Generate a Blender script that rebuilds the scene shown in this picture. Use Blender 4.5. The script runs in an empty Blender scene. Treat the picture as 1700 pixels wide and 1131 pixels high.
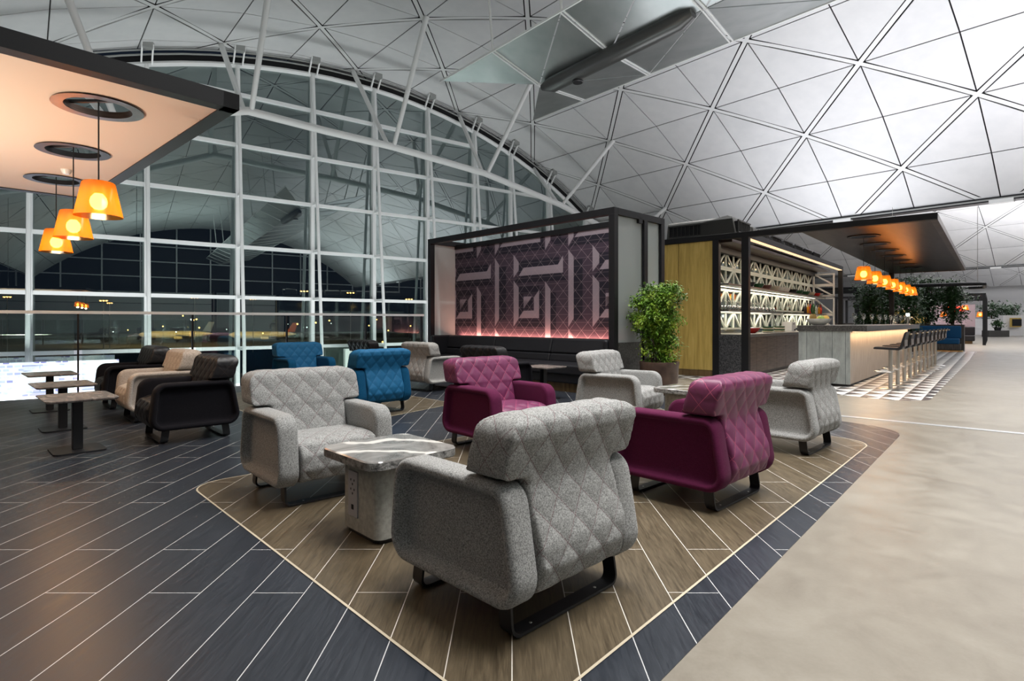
import bpy, bmesh, math, random
from mathutils import Vector, Matrix
random.seed(7)
R_ = math.radians
scene = bpy.context.scene
col = scene.collection

# ------------------------------------------------------------------ camera, world, big lights, exposure
cam_d = bpy.data.cameras.new('camera'); cam = bpy.data.objects.new('camera', cam_d); col.objects.link(cam)
cam.location = (0, 0, 1.15); cam.rotation_euler = (R_(90), 0, 0)
cam_d.sensor_width = 36; cam_d.lens = 940/1700*36
cam_d.shift_y = -(565.5-535)/1700
cam_d.clip_end = 600
scene.camera = cam
scene.view_settings.view_transform = 'Standard'; scene.view_settings.look = 'None'
scene.view_settings.gamma = 1; scene.view_settings.exposure = -0.08
scene.view_settings.use_curve_mapping = False
w = bpy.data.worlds.new('night'); scene.world = w; w.use_nodes = True
w.node_tree.nodes['Background'].inputs[0].default_value = (0.012, 0.018, 0.03, 1)
w.node_tree.nodes['Background'].inputs[1].default_value = 0.6

AX = Vector((-.651, .759, 0)); LX = Vector((.759, .651, 0))      # vault axis, and across the vault
GN = Vector((-.6032, .7976, 0)); GX = Vector((.7976, .6032, 0))  # gable glass: normal, along
def la(l, a, z=0): return LX*l + AX*a + Vector((0, 0, z))
def gd(g, d, z=0): return GX*g + GN*d + Vector((0, 0, z))

def area(name, loc, direction, sx, sy, power, color=(1, 1, 1), yaw=0, spread=180):
    d = bpy.data.lights.new(name, 'AREA'); d.shape = 'RECTANGLE'; d.size = sx; d.size_y = sy
    d.energy = power; d.color = color; d.spread = R_(spread)
    o = bpy.data.objects.new(name, d); col.objects.link(o); o.location = loc
    q = Vector(direction).to_track_quat('-Z', 'Y')
    o.rotation_euler = (q.to_matrix() @ Matrix.Rotation(R_(yaw), 3, 'Z')).to_euler()
    return o
# uplights standing on the kiosk, booth and canopy roofs, washing the vaults
COOL = (.93, .97, 1.0)
UP = (0, 0, 1)
area('vault_uplight', la(19, 4.5, 3.3), UP, 10, 4, 440, (.94,.94,1), 45)
area('vault_uplight', la(11.5, 8.0, 3.35), UP, 5, 2, 130, COOL, 45)
area('vault_uplight', la(7.2, 9.0, 3.2), UP, 4, 1.2, 60, (.86, 1, .99), 45)
area('vault_uplight', la(1.0, 6.6, 3.2), UP, 4, 3, 50, (.86, 1, .99), 45)
area('vault_uplight', la(21, -1, 4.0), UP, 8, 8, 400, (.94,.93,1))
area('vault_uplight', la(22, -14, 4.0), UP, 12, 8, 900, COOL)
area('vault_uplight', la(6, -14, 4.0), UP, 12, 8, 1000, (.88, 1, .99))
area('vault_uplight', la(44, 4, 4.0), UP, 14, 14, 5600, (0.97, 0.96, 1.0))
area('vault_uplight', la(76, 4, 4.0), UP, 14, 14, 5600, (0.97, 0.96, 1.0))
area('vault_uplight', la(24, 9, 3.3), UP, 6, 6, 300, (.95, .95, 1))
# narrow-spread fill lamps added under the roof, standing in for reflected light
for l_, a_, p_ in ((12.4, 6.5, 330), (12.4, 1.5, 330), (9.2, -3, 420), (5.0, 5.5, 260), (3.0, .5, 400), (16, -4, 380), (22, -3, 300)):
    area('reflector_fill', la(l_, a_, 7.3), (0, 0, -1), 2.4, 4, p_, (1.0, .98, .95), 40, 110)
# unseen lamp added below the floor edge to brighten the gable frame
area('gable_fill', gd(3, 17, -5.5), tuple(GN*1.3+Vector((0, 0, 1))), 26, 3, 1700, (.95, 1, 1), 0, 110)
# unseen warm lamp added under the left canopy to brighten its soffit
area('soffit_fill', (-5.9, 3.3, .45), UP, 1.6, 2.4, 260, (1, .84, .68))

# ------------------------------------------------------------------ mesh helpers
class MB:
    def __init__(s): s.v = []; s.f = []; s.m = []; s.uv = {}
    def add(s, vs, fs, m=0, M=None):
        b = len(s.v)
        for p in vs:
            p = Vector(p)
            if M is not None: p = M @ p
            s.v.append(p)
        for f in fs: s.f.append([b+i for i in f]); s.m.append(m)
        return s
    def box(s, c, d, rz=0, m=0, M=None):
        x, y, z = d[0]/2, d[1]/2, d[2]/2
        T = Matrix.Translation(Vector(c)) @ Matrix.Rotation(rz, 4, 'Z')
        if M is not None: T = M @ T
        vs = [(-x,-y,-z),(x,-y,-z),(x,y,-z),(-x,y,-z),(-x,-y,z),(x,-y,z),(x,y,z),(-x,y,z)]
        return s.add(vs, [(0,3,2,1),(4,5,6,7),(0,1,5,4),(1,2,6,5),(2,3,7,6),(3,0,4,7)], m, T)
    def b2(s, lo, hi, m=0):
        return s.box([(lo[i]+hi[i])/2 for i in range(3)], [hi[i]-lo[i] for i in range(3)], 0, m)
    def bar(s, p, q, wx, wy, m=0, up=(0,0,1)):
        p = Vector(p); q = Vector(q); d = q-p; L = d.length; d.normalize()
        u = Vector(up); x = d.cross(u)
        if x.length < 1e-4: x = d.cross(Vector((1,0,0)))
        x.normalize(); y = x.cross(d)
        vs = []
        for t in (p, q):
            for a, b in ((-1,-1),(1,-1),(1,1),(-1,1)): vs.append(t + x*(a*wx/2) + y*(b*wy/2))
        return s.add(vs, [(0,1,2,3),(7,6,5,4),(0,4,5,1),(1,5,6,2),(2,6,7,3),(3,7,4,0)], m)
    def tube(s, pts, r, n=10, m=0, closed=False, caps=True):
        pts = [Vector(p) for p in pts]; N = len(pts); rings = []
        rs = r if isinstance(r, (list, tuple)) else [r]*N
        ref = None
        for i, p in enumerate(pts):
            if closed: d = pts[(i+1) % N]-pts[i-1]
            else: d = pts[min(i+1, N-1)]-pts[max(i-1, 0)]
            d.normalize()
            if ref is None: ref = Vector((0,0,1)) if abs(d.z) < .9 else Vector((1,0,0))
            x = ref - d*ref.dot(d); x.normalize(); ref = x; y = d.cross(x)
            rings.append([p + (x*math.cos(2*math.pi*k/n)+y*math.sin(2*math.pi*k/n))*rs[i] for k in range(n)])
        vs = [v for rg in rings for v in rg]; fs = []
        for i in range(N if closed else N-1):
            j = (i+1) % N
            for k in range(n): fs.append((i*n+k, i*n+(k+1) % n, j*n+(k+1) % n, j*n+k))
        if not closed and caps:
            fs.append(tuple(range(n))[::-1]); fs.append(tuple((N-1)*n+k for k in range(n)))
        return s.add(vs, fs, m)
    def cyl(s, p, q, r, n=16, m=0): return s.tube([p, q], r, n, m)
    def lathe(s, prof, n=24, c=(0,0,0), m=0, close=False):
        c = Vector(c); vs = []; fs = []; N = len(prof)
        for r, z in prof:
            for k in range(n):
                a = 2*math.pi*k/n; vs.append(c + Vector((r*math.cos(a), r*math.sin(a), z)))
        for i in range(N if close else N-1):
            j = (i+1) % N
            for k in range(n): fs.append((i*n+k, i*n+(k+1) % n, j*n+(k+1) % n, j*n+k))
        return s.add(vs, fs, m)
    def prism(s, poly, z0, z1, m=0, M=None):
        n = len(poly); vs = [(x, y, z0) for x, y in poly]+[(x, y, z1) for x, y in poly]
        fs = [tuple(range(n))[::-1], tuple(range(n, 2*n))]
        fs += [(i, (i+1) % n, n+(i+1) % n, n+i) for i in range(n)]
        return s.add(vs, fs, m, M)
    def loops(s, loops, m=0, cap=True):
        n = len(loops[0]); vs = [p for lp in loops for p in lp]; fs = []
        for i in range(len(loops)-1):
            for k in range(n): fs.append((i*n+k, i*n+(k+1) % n, (i+1)*n+(k+1) % n, (i+1)*n+k))
        if cap:
            fs.append(tuple(range(n))[::-1]); b = (len(loops)-1)*n; fs.append(tuple(b+k for k in range(n)))
        return s.add(vs, fs, m)
    def mesh(s, name, smooth=0, norm=True):
        me = bpy.data.meshes.new(name); me.from_pydata([tuple(v) for v in s.v], [], s.f)
        for p, mi in zip(me.polygons, s.m): p.material_index = mi
        if norm:
            bm = bmesh.new(); bm.from_mesh(me); bmesh.ops.recalc_face_normals(bm, faces=bm.faces); bm.to_mesh(me); bm.free()
        if smooth:
            me.shade_smooth(); me.set_sharp_from_angle(angle=R_(smooth))
        me.update(); return me
    def build(s, name, mats, parent=None, smooth=0, bevel=0, loc=None, rz=0, norm=True, seg=2):
        me = s.mesh(name, smooth, norm)
        for mm in (mats if isinstance(mats, (list, tuple)) else [mats]): me.materials.append(mm)
        o = bpy.data.objects.new(name, me); col.objects.link(o)
        if parent is not None: o.parent = parent
        if loc is not None: o.location = loc
        o.rotation_euler.z = rz
        if bevel:
            b = o.modifiers.new('bevel', 'BEVEL'); b.width = bevel; b.segments = seg; b.limit_method = 'ANGLE'; b.angle_limit = R_(35)
        return o

def tag(o, label, cat, group=None):
    o['label'] = label; o['category'] = cat
    if group: o['group'] = group
    return o
def thing(name, label, cat, loc=(0,0,0), rz=0, group=None):
    o = bpy.data.objects.new(name, None); col.objects.link(o); o.empty_display_size = .1
    o.location = loc; o.rotation_euler = (0, 0, rz)
    return tag(o, label, cat, group)
def struct(o): o['kind'] = 'structure'; return o
def empty_struct(name):
    o = bpy.data.objects.new(name, None); col.objects.link(o); return struct(o)
def copy_thing(root, loc, rz=None, label=None):
    r = root.copy(); col.objects.link(r); r.location = loc
    if rz is not None: r.rotation_euler.z = rz
    if label: r['label'] = label
    for ch in root.children:
        c = ch.copy(); col.objects.link(c); c.parent = r
        for g in ch.children:
            d = g.copy(); col.objects.link(d); d.parent = c
    return r
def rpoly(pts, r, inset=0, seg=6):
    """rounded convex polygon (counter-clockwise), optionally shrunk"""
    n = len(pts); P = [Vector((p[0], p[1])) for p in pts]; rr = r if isinstance(r, (list, tuple)) else [r]*n
    E = []
    for i in range(n):
        d = (P[(i+1) % n]-P[i]).normalized(); nrm = Vector((-d.y, d.x)); E.append((P[i]+nrm*inset, d))
    Q = []
    for i in range(n):
        (p, d), (q, e) = E[i-1], E[i]
        cr = d.x*e.y-d.y*e.x; t = ((q-p).x*e.y-(q-p).y*e.x)/cr; Q.append(p+d*t)
    out = []
    for i in range(n):
        d0 = (Q[i-1]-Q[i]).normalized(); d1 = (Q[(i+1) % n]-Q[i]).normalized()
        ang = math.acos(max(-1, min(1, d0.dot(d1)))); rad = max(rr[i]-inset, .008)
        t = rad/math.tan(ang/2); a = Q[i]+d0*t; b = Q[i]+d1*t
        c = Q[i]+(d0+d1).normalized()*(rad/math.sin(ang/2))
        a0 = math.atan2((a-c).y, (a-c).x); a1 = math.atan2((b-c).y, (b-c).x)
        while a1 < a0: a1 += 2*math.pi
        if a1-a0 > math.pi: a1 -= 2*math.pi
        for k in range(seg+1):
            th = a0+(a1-a0)*k/seg; out.append((c.x+rad*math.cos(th), c.y+rad*math.sin(th)))
    return out
def rect(w, h): return [(-w/2,-h/2),(w/2,-h/2),(w/2,h/2),(-w/2,h/2)]

# ------------------------------------------------------------------ materials
class Mt:
    def __init__(s, name, color=(.8,.8,.8), rough=.5, metal=0, spec=.5, **kw):
        s.m = bpy.data.materials.new(name); s.m.use_nodes = True; s.t = s.m.node_tree; s.n = s.t.nodes
        s.b = s.n['Principled BSDF']; s.col(color); s.b.inputs['Roughness'].default_value = rough
        s.b.inputs['Metallic'].default_value = metal; s.b.inputs['Specular IOR Level'].default_value = spec
        for k, v in kw.items(): s.b.inputs[k.replace('_', ' ')].default_value = v
    def col(s, c): s.b.inputs['Base Color'].default_value = (*c, 1)
    def new(s, t, **kw):
        nd = s.n.new(t)
        for k, v in kw.items(): setattr(nd, k, v)
        return nd
    def link(s, a, b): s.t.links.new(a, b)
    def coord(s, kind='Object', scale=(1,1,1), rot=(0,0,0)):
        tc = s.new('ShaderNodeTexCoord'); mp = s.new('ShaderNodeMapping')
        mp.inputs['Scale'].default_value = scale; mp.inputs['Rotation'].default_value = rot
        s.link(tc.outputs[kind], mp.inputs['Vector']); return mp.outputs['Vector']
    def math(s, op, a, b=None, c=None, clamp=False):
        nd = s.new('ShaderNodeMath', operation=op, use_clamp=clamp)
        for i, x in enumerate((a, b, c)):
            if x is None: continue
            if isinstance(x, (int, float)): nd.inputs[i].default_value = x
            else: s.link(x, nd.inputs[i])
        return nd.outputs[0]
    def noise(s, vec, scale, detail=2, rough=.5, dist=0):
        nd = s.new('ShaderNodeTexNoise'); nd.inputs['Scale'].default_value = scale; nd.inputs['Detail'].default_value = detail
        nd.inputs['Roughness'].default_value = rough; nd.inputs['Distortion'].default_value = dist
        s.link(vec, nd.inputs['Vector']); return nd.outputs['Fac']
    def ramp(s, fac, stops, interp='LINEAR'):
        nd = s.new('ShaderNodeValToRGB'); nd.color_ramp.interpolation = interp; e = nd.color_ramp.elements
        while len(e) < len(stops): e.new(.5)
        for el, (p, c) in zip(e, stops): el.position = p; el.color = (*c, 1) if len(c) == 3 else c
        s.link(fac, nd.inputs['Fac']); return nd.outputs['Color']
    def mix(s, fac, a, b, mode='MIX'):
        nd = s.new('ShaderNodeMix', data_type='RGBA', blend_type=mode)
        for x, i in ((fac, 0), (a, 6), (b, 7)):
            if isinstance(x, (int, float)): nd.inputs[i].default_value = x
            elif isinstance(x, tuple): nd.inputs[i].default_value = (*x, 1) if len(x) == 3 else x
            else: s.link(x, nd.inputs[i])
        return nd.outputs[2]
    def base(s, c): s.link(c, s.b.inputs['Base Color'])
    def bump(s, h, strength=.3, dist=.01):
        nd = s.new('ShaderNodeBump'); nd.inputs['Strength'].default_value = strength; nd.inputs['Distance'].default_value = dist
        s.link(h, nd.inputs['Height']); s.link(nd.outputs[0], s.b.inputs['Normal'])
    def sep(s, v):
        nd = s.new('ShaderNodeSeparateXYZ'); s.link(v, nd.inputs[0]); return nd.outputs
def emis(name, c, k):
    m = Mt(name, c, .5); m.b.inputs['Emission Color'].default_value = (*c, 1); m.b.inputs['Emission Strength'].default_value = k; return m.m

M = {}
def simple(key, *a, **k): M[key] = Mt(key, *a, **k).m
simple('black_metal', (.012,.012,.014), .42, 0, .5)
simple('dark_frame', (.007,.007,.009), .5, 0, .35)
simple('vent_grey', (.045,.043,.04), .5)
simple('steel', (.6,.58,.55), .28, 1)
simple('brass', (.75,.55,.28), .25, 1)
simple('white_metal', (.80,.81,.80), .4)
simple('mullion_white', (.85,.86,.86), .4)
simple('mullion_side', (.30,.31,.30), .45)
simple('dark_gap', (.01,.01,.012), .8)
simple('white_paint', (.78,.78,.78), .6)
simple('white_gloss', (.82,.82,.80), .2)
simple('leaf_dark', (.022,.07,.016), .5)
simple('bark', (.07,.05,.03), .8)
simple('soil', (.03,.02,.015), .9)
simple('ceramic_white', (.85,.84,.80), .2)
simple('ceramic_red', (.55,.02,.015), .2)
simple('ceramic_green', (.02,.09,.03), .25)
simple('ceramic_black', (.015,.015,.015), .2)
simple('ceramic_brown', (.13,.04,.03), .3)
simple('ceramic_cream', (.62,.55,.42), .3)
simple('fruit_yellow', (.75,.45,.08), .4)
simple('fruit_green', (.3,.42,.06), .4)
simple('pineapple_skin', (.28,.17,.04), .6)
simple('socket_grey', (.34,.34,.37), .4)
simple('bottle_amber', (.7,.3,.02), .1, Transmission_Weight=.3)
simple('bottle_red', (.6,.03,.02), .1)
simple('bottle_green', (.05,.3,.05), .1)
simple('bottle_dark', (.03,.02,.02), .1)
simple('bottle_clear', (.7,.75,.72), .08, Transmission_Weight=.5)
simple('lattice_white', (.74,.80,.74), .5)
simple('blue_felt', (.0,.075,.2), .8)
simple('red_sign', (.7,.02,.01), .4)
simple('wood_frame', (.33,.2,.06), .5)
simple('asphalt', (.02,.02,.022), .9)
simple('aircraft_white', (.7,.66,.55), .4)
M['led_warm'] = emis('led_warm', (1, .66, .38), 1.3)
M['led_white'] = emis('led_white', (1, .9, .74), 2.5)
M['led_pink'] = emis('led_pink', (1, .42, .30), 2)
M['bulb'] = emis('bulb', (1, .82, .52), 30)
M['lamp_orange'] = emis('lamp_orange', (1, .5, .12), 12)
M['lamp_white'] = emis('lamp_white', (.9, 1, .95), 6)
M['red_lit'] = emis('red_lit', (1, .05, .02), 3)

def fabric(key, c1, c2, scale=520, bump=.25):
    m = Mt(key, c1, .92, 0, .15); v = m.coord('Object')
    f = m.noise(v, scale*.75, 3, .7); g = m.noise(v, scale*.3, 2, .6)
    h = m.math('ADD', m.math('MULTIPLY', f, .6), m.math('MULTIPLY', g, .4))
    m.base(m.ramp(h, [(.42, c1), (.58, c2)])); m.bump(f, bump, .004)
    m.b.inputs['Sheen Weight'].default_value = .15 if c1[0] > .1 else .02
    M[key] = m.m
def quilt(key, c1, c2, thread, rough=.9, scale=420, spec=.15, du=.152, dv=.168):
    """quilted cover: cloth or leather with stitched diamonds laid out in the cover's own uv (metres)"""
    m = Mt(key, c1, rough, 0, spec); v = m.coord('Object')
    f = m.noise(v, scale*.75, 3, .7)
    if c2:
        g = m.noise(v, scale*.3, 2, .6); h = m.math('ADD', m.math('MULTIPLY', f, .6), m.math('MULTIPLY', g, .4)); base = m.ramp(h, [(.42, c1), (.58, c2)])
    else:
        big = m.noise(v, 9, 3); base = m.ramp(big, [(.3, tuple(x*.85 for x in c1)), (.7, tuple(min(1, x*1.12) for x in c1))])
    uv = m.sep(m.coord('UV')); a = m.math('DIVIDE', uv[0], du); b = m.math('DIVIDE', uv[1], dv)
    def line(op):
        p = m.math(op, a, b); p = m.math('PINGPONG', p, .5); return m.math('LESS_THAN', p, .014)
    seam = m.math('MAXIMUM', line('ADD'), line('SUBTRACT'))
    st = m.math('GREATER_THAN', m.math('SINE', m.math('MULTIPLY', uv[1], 900)), -.5)
    seam = m.math('MULTIPLY', seam, m.math('ADD', m.math('MULTIPLY', st, .6), .3))
    m.base(m.mix(seam, base, thread)); m.bump(f, .22 if c2 else .06, .003)
    M[key] = m.m
fabric('grey_felt', (.12,.12,.12), (.41,.41,.40), 520)
quilt('grey_quilt', (.135,.135,.133), (.42,.42,.41), (.15,.08,.09), .9, 520)
fabric('light_felt', (.2,.195,.185), (.48,.47,.45))
quilt('light_quilt', (.22,.21,.2), (.48,.465,.44), (.2,.17,.15))
fabric('beige_felt', (.26,.22,.19), (.58,.52,.46))
quilt('beige_quilt', (.28,.235,.2), (.60,.53,.46), (.25,.18,.14))
fabric('purple_cloth', (.065,.006,.030), (.10,.012,.05), 700, .12)
quilt('purple_leather', (.14,.024,.077), None, (.52,.10,.18), .42, 300, .45)
fabric('blue_cloth', (.0,.045,.11), (.006,.075,.165), 700, .12)
quilt('blue_quilt', (.0,.085,.20), (.01,.115,.25), (.0,.035,.09), .7, 700, .3)
fabric('black_cloth', (.004,.004,.006), (.010,.009,.012), 700, .12)
quilt('black_leather', (.008,.0075,.009), None, (.06,.035,.03), .42, 300, .45)
m = Mt('sofa_black', (.010,.010,.013), .5, 0, .4); m.bump(m.noise(m.coord(), 60, 2), .1, .004); M['sofa_black'] = m.m

# marble
m = Mt('marble', (.3,.3,.3), .09, 0, .5); v = m.coord('Object', (1,1,1), (0,0,.9))
n1 = m.noise(v, 2.2, 6, .62, 1.6); w1 = m.new('ShaderNodeTexWave'); w1.inputs['Scale'].default_value = 1.15; w1.inputs['Distortion'].default_value = 9
w1.inputs['Detail'].default_value = 4; w1.inputs['Detail Scale'].default_value = 1.6; m.link(v, w1.inputs['Vector'])
c = m.ramp(n1, [(.30,(.07,.065,.06)),(.52,(.24,.23,.22)),(.70,(.40,.39,.37))])
m.base(m.mix(m.ramp(w1.outputs['Fac'], [(.80,(0,0,0)),(.97,(1,1,1))]), c, (.66,.64,.60))); M['marble'] = m.m
m = Mt('marble_edge', (.16,.155,.15), .5); v = m.coord(); n1 = m.noise(v, 28, 6, .7); m.base(m.ramp(n1, [(.35,(.04,.04,.04)),(.68,(.42,.41,.39))])); m.bump(n1, .9, .02); M['marble_edge'] = m.m
m = Mt('marble_brown', (.3,.3,.3), .22, 0, .5); v = m.coord('Object', (1,3,1), (0,0,.4)); n1 = m.noise(v, 7, 8, .7, .6)
m.base(m.ramp(n1, [(.30,(.06,.05,.045)),(.52,(.26,.22,.20)),(.72,(.46,.40,.36))])); M['marble_brown'] = m.m

# concrete cast (bases, bar end)
m = Mt('cast_concrete', (.36,.36,.33), .75); v = m.coord(); n1 = m.noise(v, 3.2, 6, .62); n2 = m.noise(v, 45, 2)
c = m.ramp(n1, [(.3,(.22,.22,.19)),(.55,(.38,.375,.335)),(.8,(.50,.49,.44))]); m.base(m.mix(.25, c, m.ramp(n2, [(.3,(.12,.12,.11)),(.7,(.6,.6,.55))]))); m.bump(n1, .12, .02); M['cast_concrete'] = m.m
m = Mt('board_concrete', (.33,.35,.33), .8); v = m.coord(); xyz = m.sep(v); n1 = m.noise(m.coord('Object', (3,3,1)), 2.5, 6, .65)
c = m.ramp(n1, [(.3,(.22,.235,.225)),(.55,(.34,.36,.345)),(.8,(.44,.455,.43))])
j = m.math('LESS_THAN', m.math('PINGPONG', m.math('ADD', xyz[0], .07), .105), .0035); m.base(m.mix(j, c, (.07,.08,.08))); M['board_concrete'] = m.m
m = Mt('bar_front', (.4,.36,.32), .65); v = m.coord('Object', (1,9,.6)); n1 = m.noise(v, 5, 5, .65)
m.base(m.ramp(n1, [(.3,(.25,.22,.19)),(.7,(.46,.41,.36))])); m.bump(n1, .3, .01); M['bar_front'] = m.m
m = Mt('stone_dark', (.07,.07,.07), .28); v = m.coord(); n1 = m.noise(v, 40, 4, .7); m.base(m.ramp(n1, [(.35,(.025,.024,.023)),(.75,(.15,.145,.14))])); M['stone_dark'] = m.m
m = Mt('terrazzo_dark', (.05,.05,.055), .35); vo = m.new('ShaderNodeTexVoronoi'); vo.inputs['Scale'].default_value = 55; m.link(m.coord(), vo.inputs['Vector'])
m.base(m.ramp(vo.outputs['Color'], [(.2,(.02,.02,.024)),(.8,(.10,.10,.105))])); M['terrazzo_dark'] = m.m
m = Mt('wood_oak', (.5,.33,.1), .45); v = m.coord('Object', (9,9,.7)); n1 = m.noise(v, 2.2, 6, .62, .5)
m.base(m.ramp(n1, [(.3,(.42,.28,.065)),(.55,(.60,.42,.115)),(.8,(.70,.52,.18))])); M['wood_oak'] = m.m
m = Mt('wood_plinth', (.2,.13,.05), .5); v = m.coord('Object', (9,9,.7)); m.base(m.ramp(m.noise(v, 2.2, 6), [(.3,(.10,.055,.02)),(.7,(.24,.15,.06))])); M['wood_plinth'] = m.m
m = Mt('bronze', (.10,.065,.05), .3, .75); v = m.coord('Object', (.6,.6,9)); n1 = m.noise(v, 4, 5, .6); m.base(m.ramp(n1, [(.3,(.055,.036,.03)),(.7,(.17,.12,.095))])); M['bronze'] = m.m
m = Mt('bronze_soffit', (.17,.12,.10), .33, 1); v = m.coord('Object', (4,.5,1)); n1 = m.noise(v, 3, 4); m.base(m.ramp(n1, [(.3,(.035,.026,.022)),(.7,(.075,.056,.047))])); M['bronze_soffit'] = m.m
m = Mt('peach_soffit', (.80,.63,.50), .55); M['peach_soffit'] = m.m
m = Mt('planter_bronze', (.09,.06,.05), .3, 0, .5); v = m.coord(); n1 = m.noise(v, 6, 4); m.base(m.ramp(n1, [(.3,(.05,.03,.024)),(.7,(.12,.075,.055))])); M['planter_bronze'] = m.m
m = Mt('wood_dark', (.06,.05,.045), .6); v = m.coord('Object', (8,8,.8)); m.base(m.ramp(m.noise(v, 3, 5), [(.3,(.03,.026,.024)),(.7,(.11,.095,.085))])); M['wood_dark'] = m.m
m = Mt('leaf', (.10,.22,.02), .45, 0, .4); v = m.coord(); n1 = m.noise(v, 5, 3); m.base(m.ramp(n1, [(.3,(.04,.11,.008)),(.5,(.12,.25,.02)),(.72,(.36,.46,.04))])); m.b.inputs['Transmission Weight'].default_value = .0; M['leaf'] = m.m
m = Mt('aluminium_panel', (.42,.45,.45), .34, .85); v = m.coord('Object', (1,1,1)); n1 = m.noise(v, 1.2, 3); m.base(m.ramp(n1, [(.3,(.34,.37,.37)),(.7,(.46,.48,.48))])); M['aluminium_panel'] = m.m
m = Mt('duct', (.09,.09,.088), .35, .5); M['duct'] = m.m
m = Mt('roof_panel', (.74,.75,.76), .42, 0, .4); v = m.coord(); n1 = m.noise(v, .55, 4, .6); n2 = m.noise(v, 2.5, 3)
m.base(m.mix(.35, m.ramp(n1, [(.35,(.71,.72,.73)),(.65,(.78,.785,.79))]), m.ramp(n2, [(.35,(.70,.71,.72)),(.65,(.79,.795,.80))]))); M['roof_panel'] = m.m
simple('roof_rib', (.80,.81,.81), .45)

# glass
def glass(key, refl, tint, rough=0.0, glosscol=(1,1,1)):
    m = Mt(key); t = m.new('ShaderNodeBsdfTransparent'); t.inputs[0].default_value = (*tint, 1)
    g = m.new('ShaderNodeBsdfGlossy'); g.inputs['Roughness'].default_value = rough; g.inputs[0].default_value = (*glosscol, 1)
    fr = m.new('ShaderNodeFresnel'); fr.inputs['IOR'].default_value = 1.5
    f = m.math('ADD', fr.outputs[0], refl, clamp=True)
    x = m.new('ShaderNodeMixShader'); m.link(f, x.inputs[0]); m.link(t.outputs[0], x.inputs[1]); m.link(g.outputs[0], x.inputs[2])
    out = m.n['Material Output']; m.link(x.outputs[0], out.inputs['Surface']); M[key] = m.m
glass('gable_glass', .27, (.80,.86,.84), 0, (.86,1,.96))
glass('rail_glass', .06, (.86,.92,.90))
glass('wine_glass', .25, (.93,.95,.95), .02)
glass('back_mirror', .26, (.12,.13,.125), .04, (.9,1,.95))
m = Mt('ribbed_glass', (.50,.53,.53), .28, 0, .6); v = m.coord('Object', (1,1,1)); wv = m.new('ShaderNodeTexWave'); wv.inputs['Scale'].default_value = 14; m.link(v, wv.inputs['Vector'])
m.bump(wv.outputs['Fac'], .5, .01); t = m.new('ShaderNodeBsdfTransparent'); t.inputs[0].default_value = (.75,.8,.78,1); x = m.new('ShaderNodeMixShader'); x.inputs[0].default_value = .62
m.link(t.outputs[0], x.inputs[1]); m.link(m.b.outputs[0], x.inputs[2]); m.link(x.outputs[0], m.n['Material Output'].inputs['Surface']); M['ribbed_glass'] = m.m
# amber shade: tinted translucent glass
m = Mt('amber_glass', (.9,.4,.04), .3); t = m.new('ShaderNodeBsdfTransparent'); t.inputs[0].default_value = (.9,.36,.07,1)
tr = m.new('ShaderNodeBsdfTranslucent'); tr.inputs[0].default_value = (.40,.105,.006,1); g = m.new('ShaderNodeBsdfGlossy'); g.inputs['Roughness'].default_value = .15
x = m.new('ShaderNodeMixShader'); x.inputs[0].default_value = .62; m.link(t.outputs[0], x.inputs[1]); m.link(tr.outputs[0], x.inputs[2])
y = m.new('ShaderNodeMixShader'); y.inputs[0].default_value = .06; m.link(x.outputs[0], y.inputs[1]); m.link(g.outputs[0], y.inputs[2]); m.link(y.outputs[0], m.n['Material Output'].inputs['Surface']); M['amber_glass'] = m.m

# floors
def plank(key, stops, grout, rough, L=1.2, W=.22, goff=0.0, shear=0.0):
    m = Mt(key, (.1,.1,.1), rough, 0, .5); v = m.coord('Object', (1,1,1), (0,0,R_(goff)))
    br = m.new('ShaderNodeTexBrick'); br.offset = .38; br.offset_frequency = 2
    mp = m.new('ShaderNodeMapping'); mp.inputs['Rotation'].default_value = (0,0,R_(90)); m.link(v, mp.inputs['Vector']); m.link(mp.outputs[0], br.inputs['Vector'])
    br.inputs['Scale'].default_value = 1; br.inputs['Brick Width'].default_value = L; br.inputs['Row Height'].default_value = W
    br.inputs['Mortar Size'].default_value = .0019; br.inputs['Mortar Smooth'].default_value = 0; br.inputs['Bias'].default_value = 0
    br.inputs['Color1'].default_value = (.2,.2,.2,1); br.inputs['Color2'].default_value = (.8,.8,.8,1)
    mg = m.new('ShaderNodeMapping'); mg.inputs['Scale'].default_value = (22,1.6,1); m.link(v, mg.inputs['Vector'])
    n1 = m.noise(mg.outputs[0], 3, 6, .62, .8); mg2 = m.new('ShaderNodeMapping'); mg2.inputs['Scale'].default_value = (60,2.5,1); m.link(v, mg2.inputs['Vector']); n2 = m.noise(mg2.outputs[0], 5, 3)
    t = m.math('ADD', m.math('MULTIPLY', n1, .7), m.math('MULTIPLY', n2, .3))
    c = m.ramp(t, stops); c = m.mix(.16, c, br.outputs['Color'], 'OVERLAY')
    m.base(m.mix(br.outputs['Fac'], c, grout)); m.link(m.ramp(t, [(.3,(rough-.06,)*3),(.7,(rough+.08,)*3)]), m.b.inputs['Roughness']); m.bump(t, .10, .004); M[key] = m.m
plank('plank_dark', [(.35,(.012,.015,.021)),(.65,(.026,.031,.041))], (.50,.50,.50), .34)
plank('plank_brown', [(.33,(.045,.034,.021)),(.66,(.128,.098,.060))], (.60,.57,.52), .36, 1.2, .22)
m = Mt('floor_concrete', (.3,.28,.25), .3, 0, .4); v = m.coord(); n1 = m.noise(v, .6, 7, .6, .2); n2 = m.noise(v, 3.4, 9, .72, .5); n3 = m.noise(v, 70, 2)
t = m.math('ADD', m.math('MULTIPLY', n1, .36), m.math('ADD', m.math('MULTIPLY', n2, .56), m.math('MULTIPLY', n3, .08)))
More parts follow.
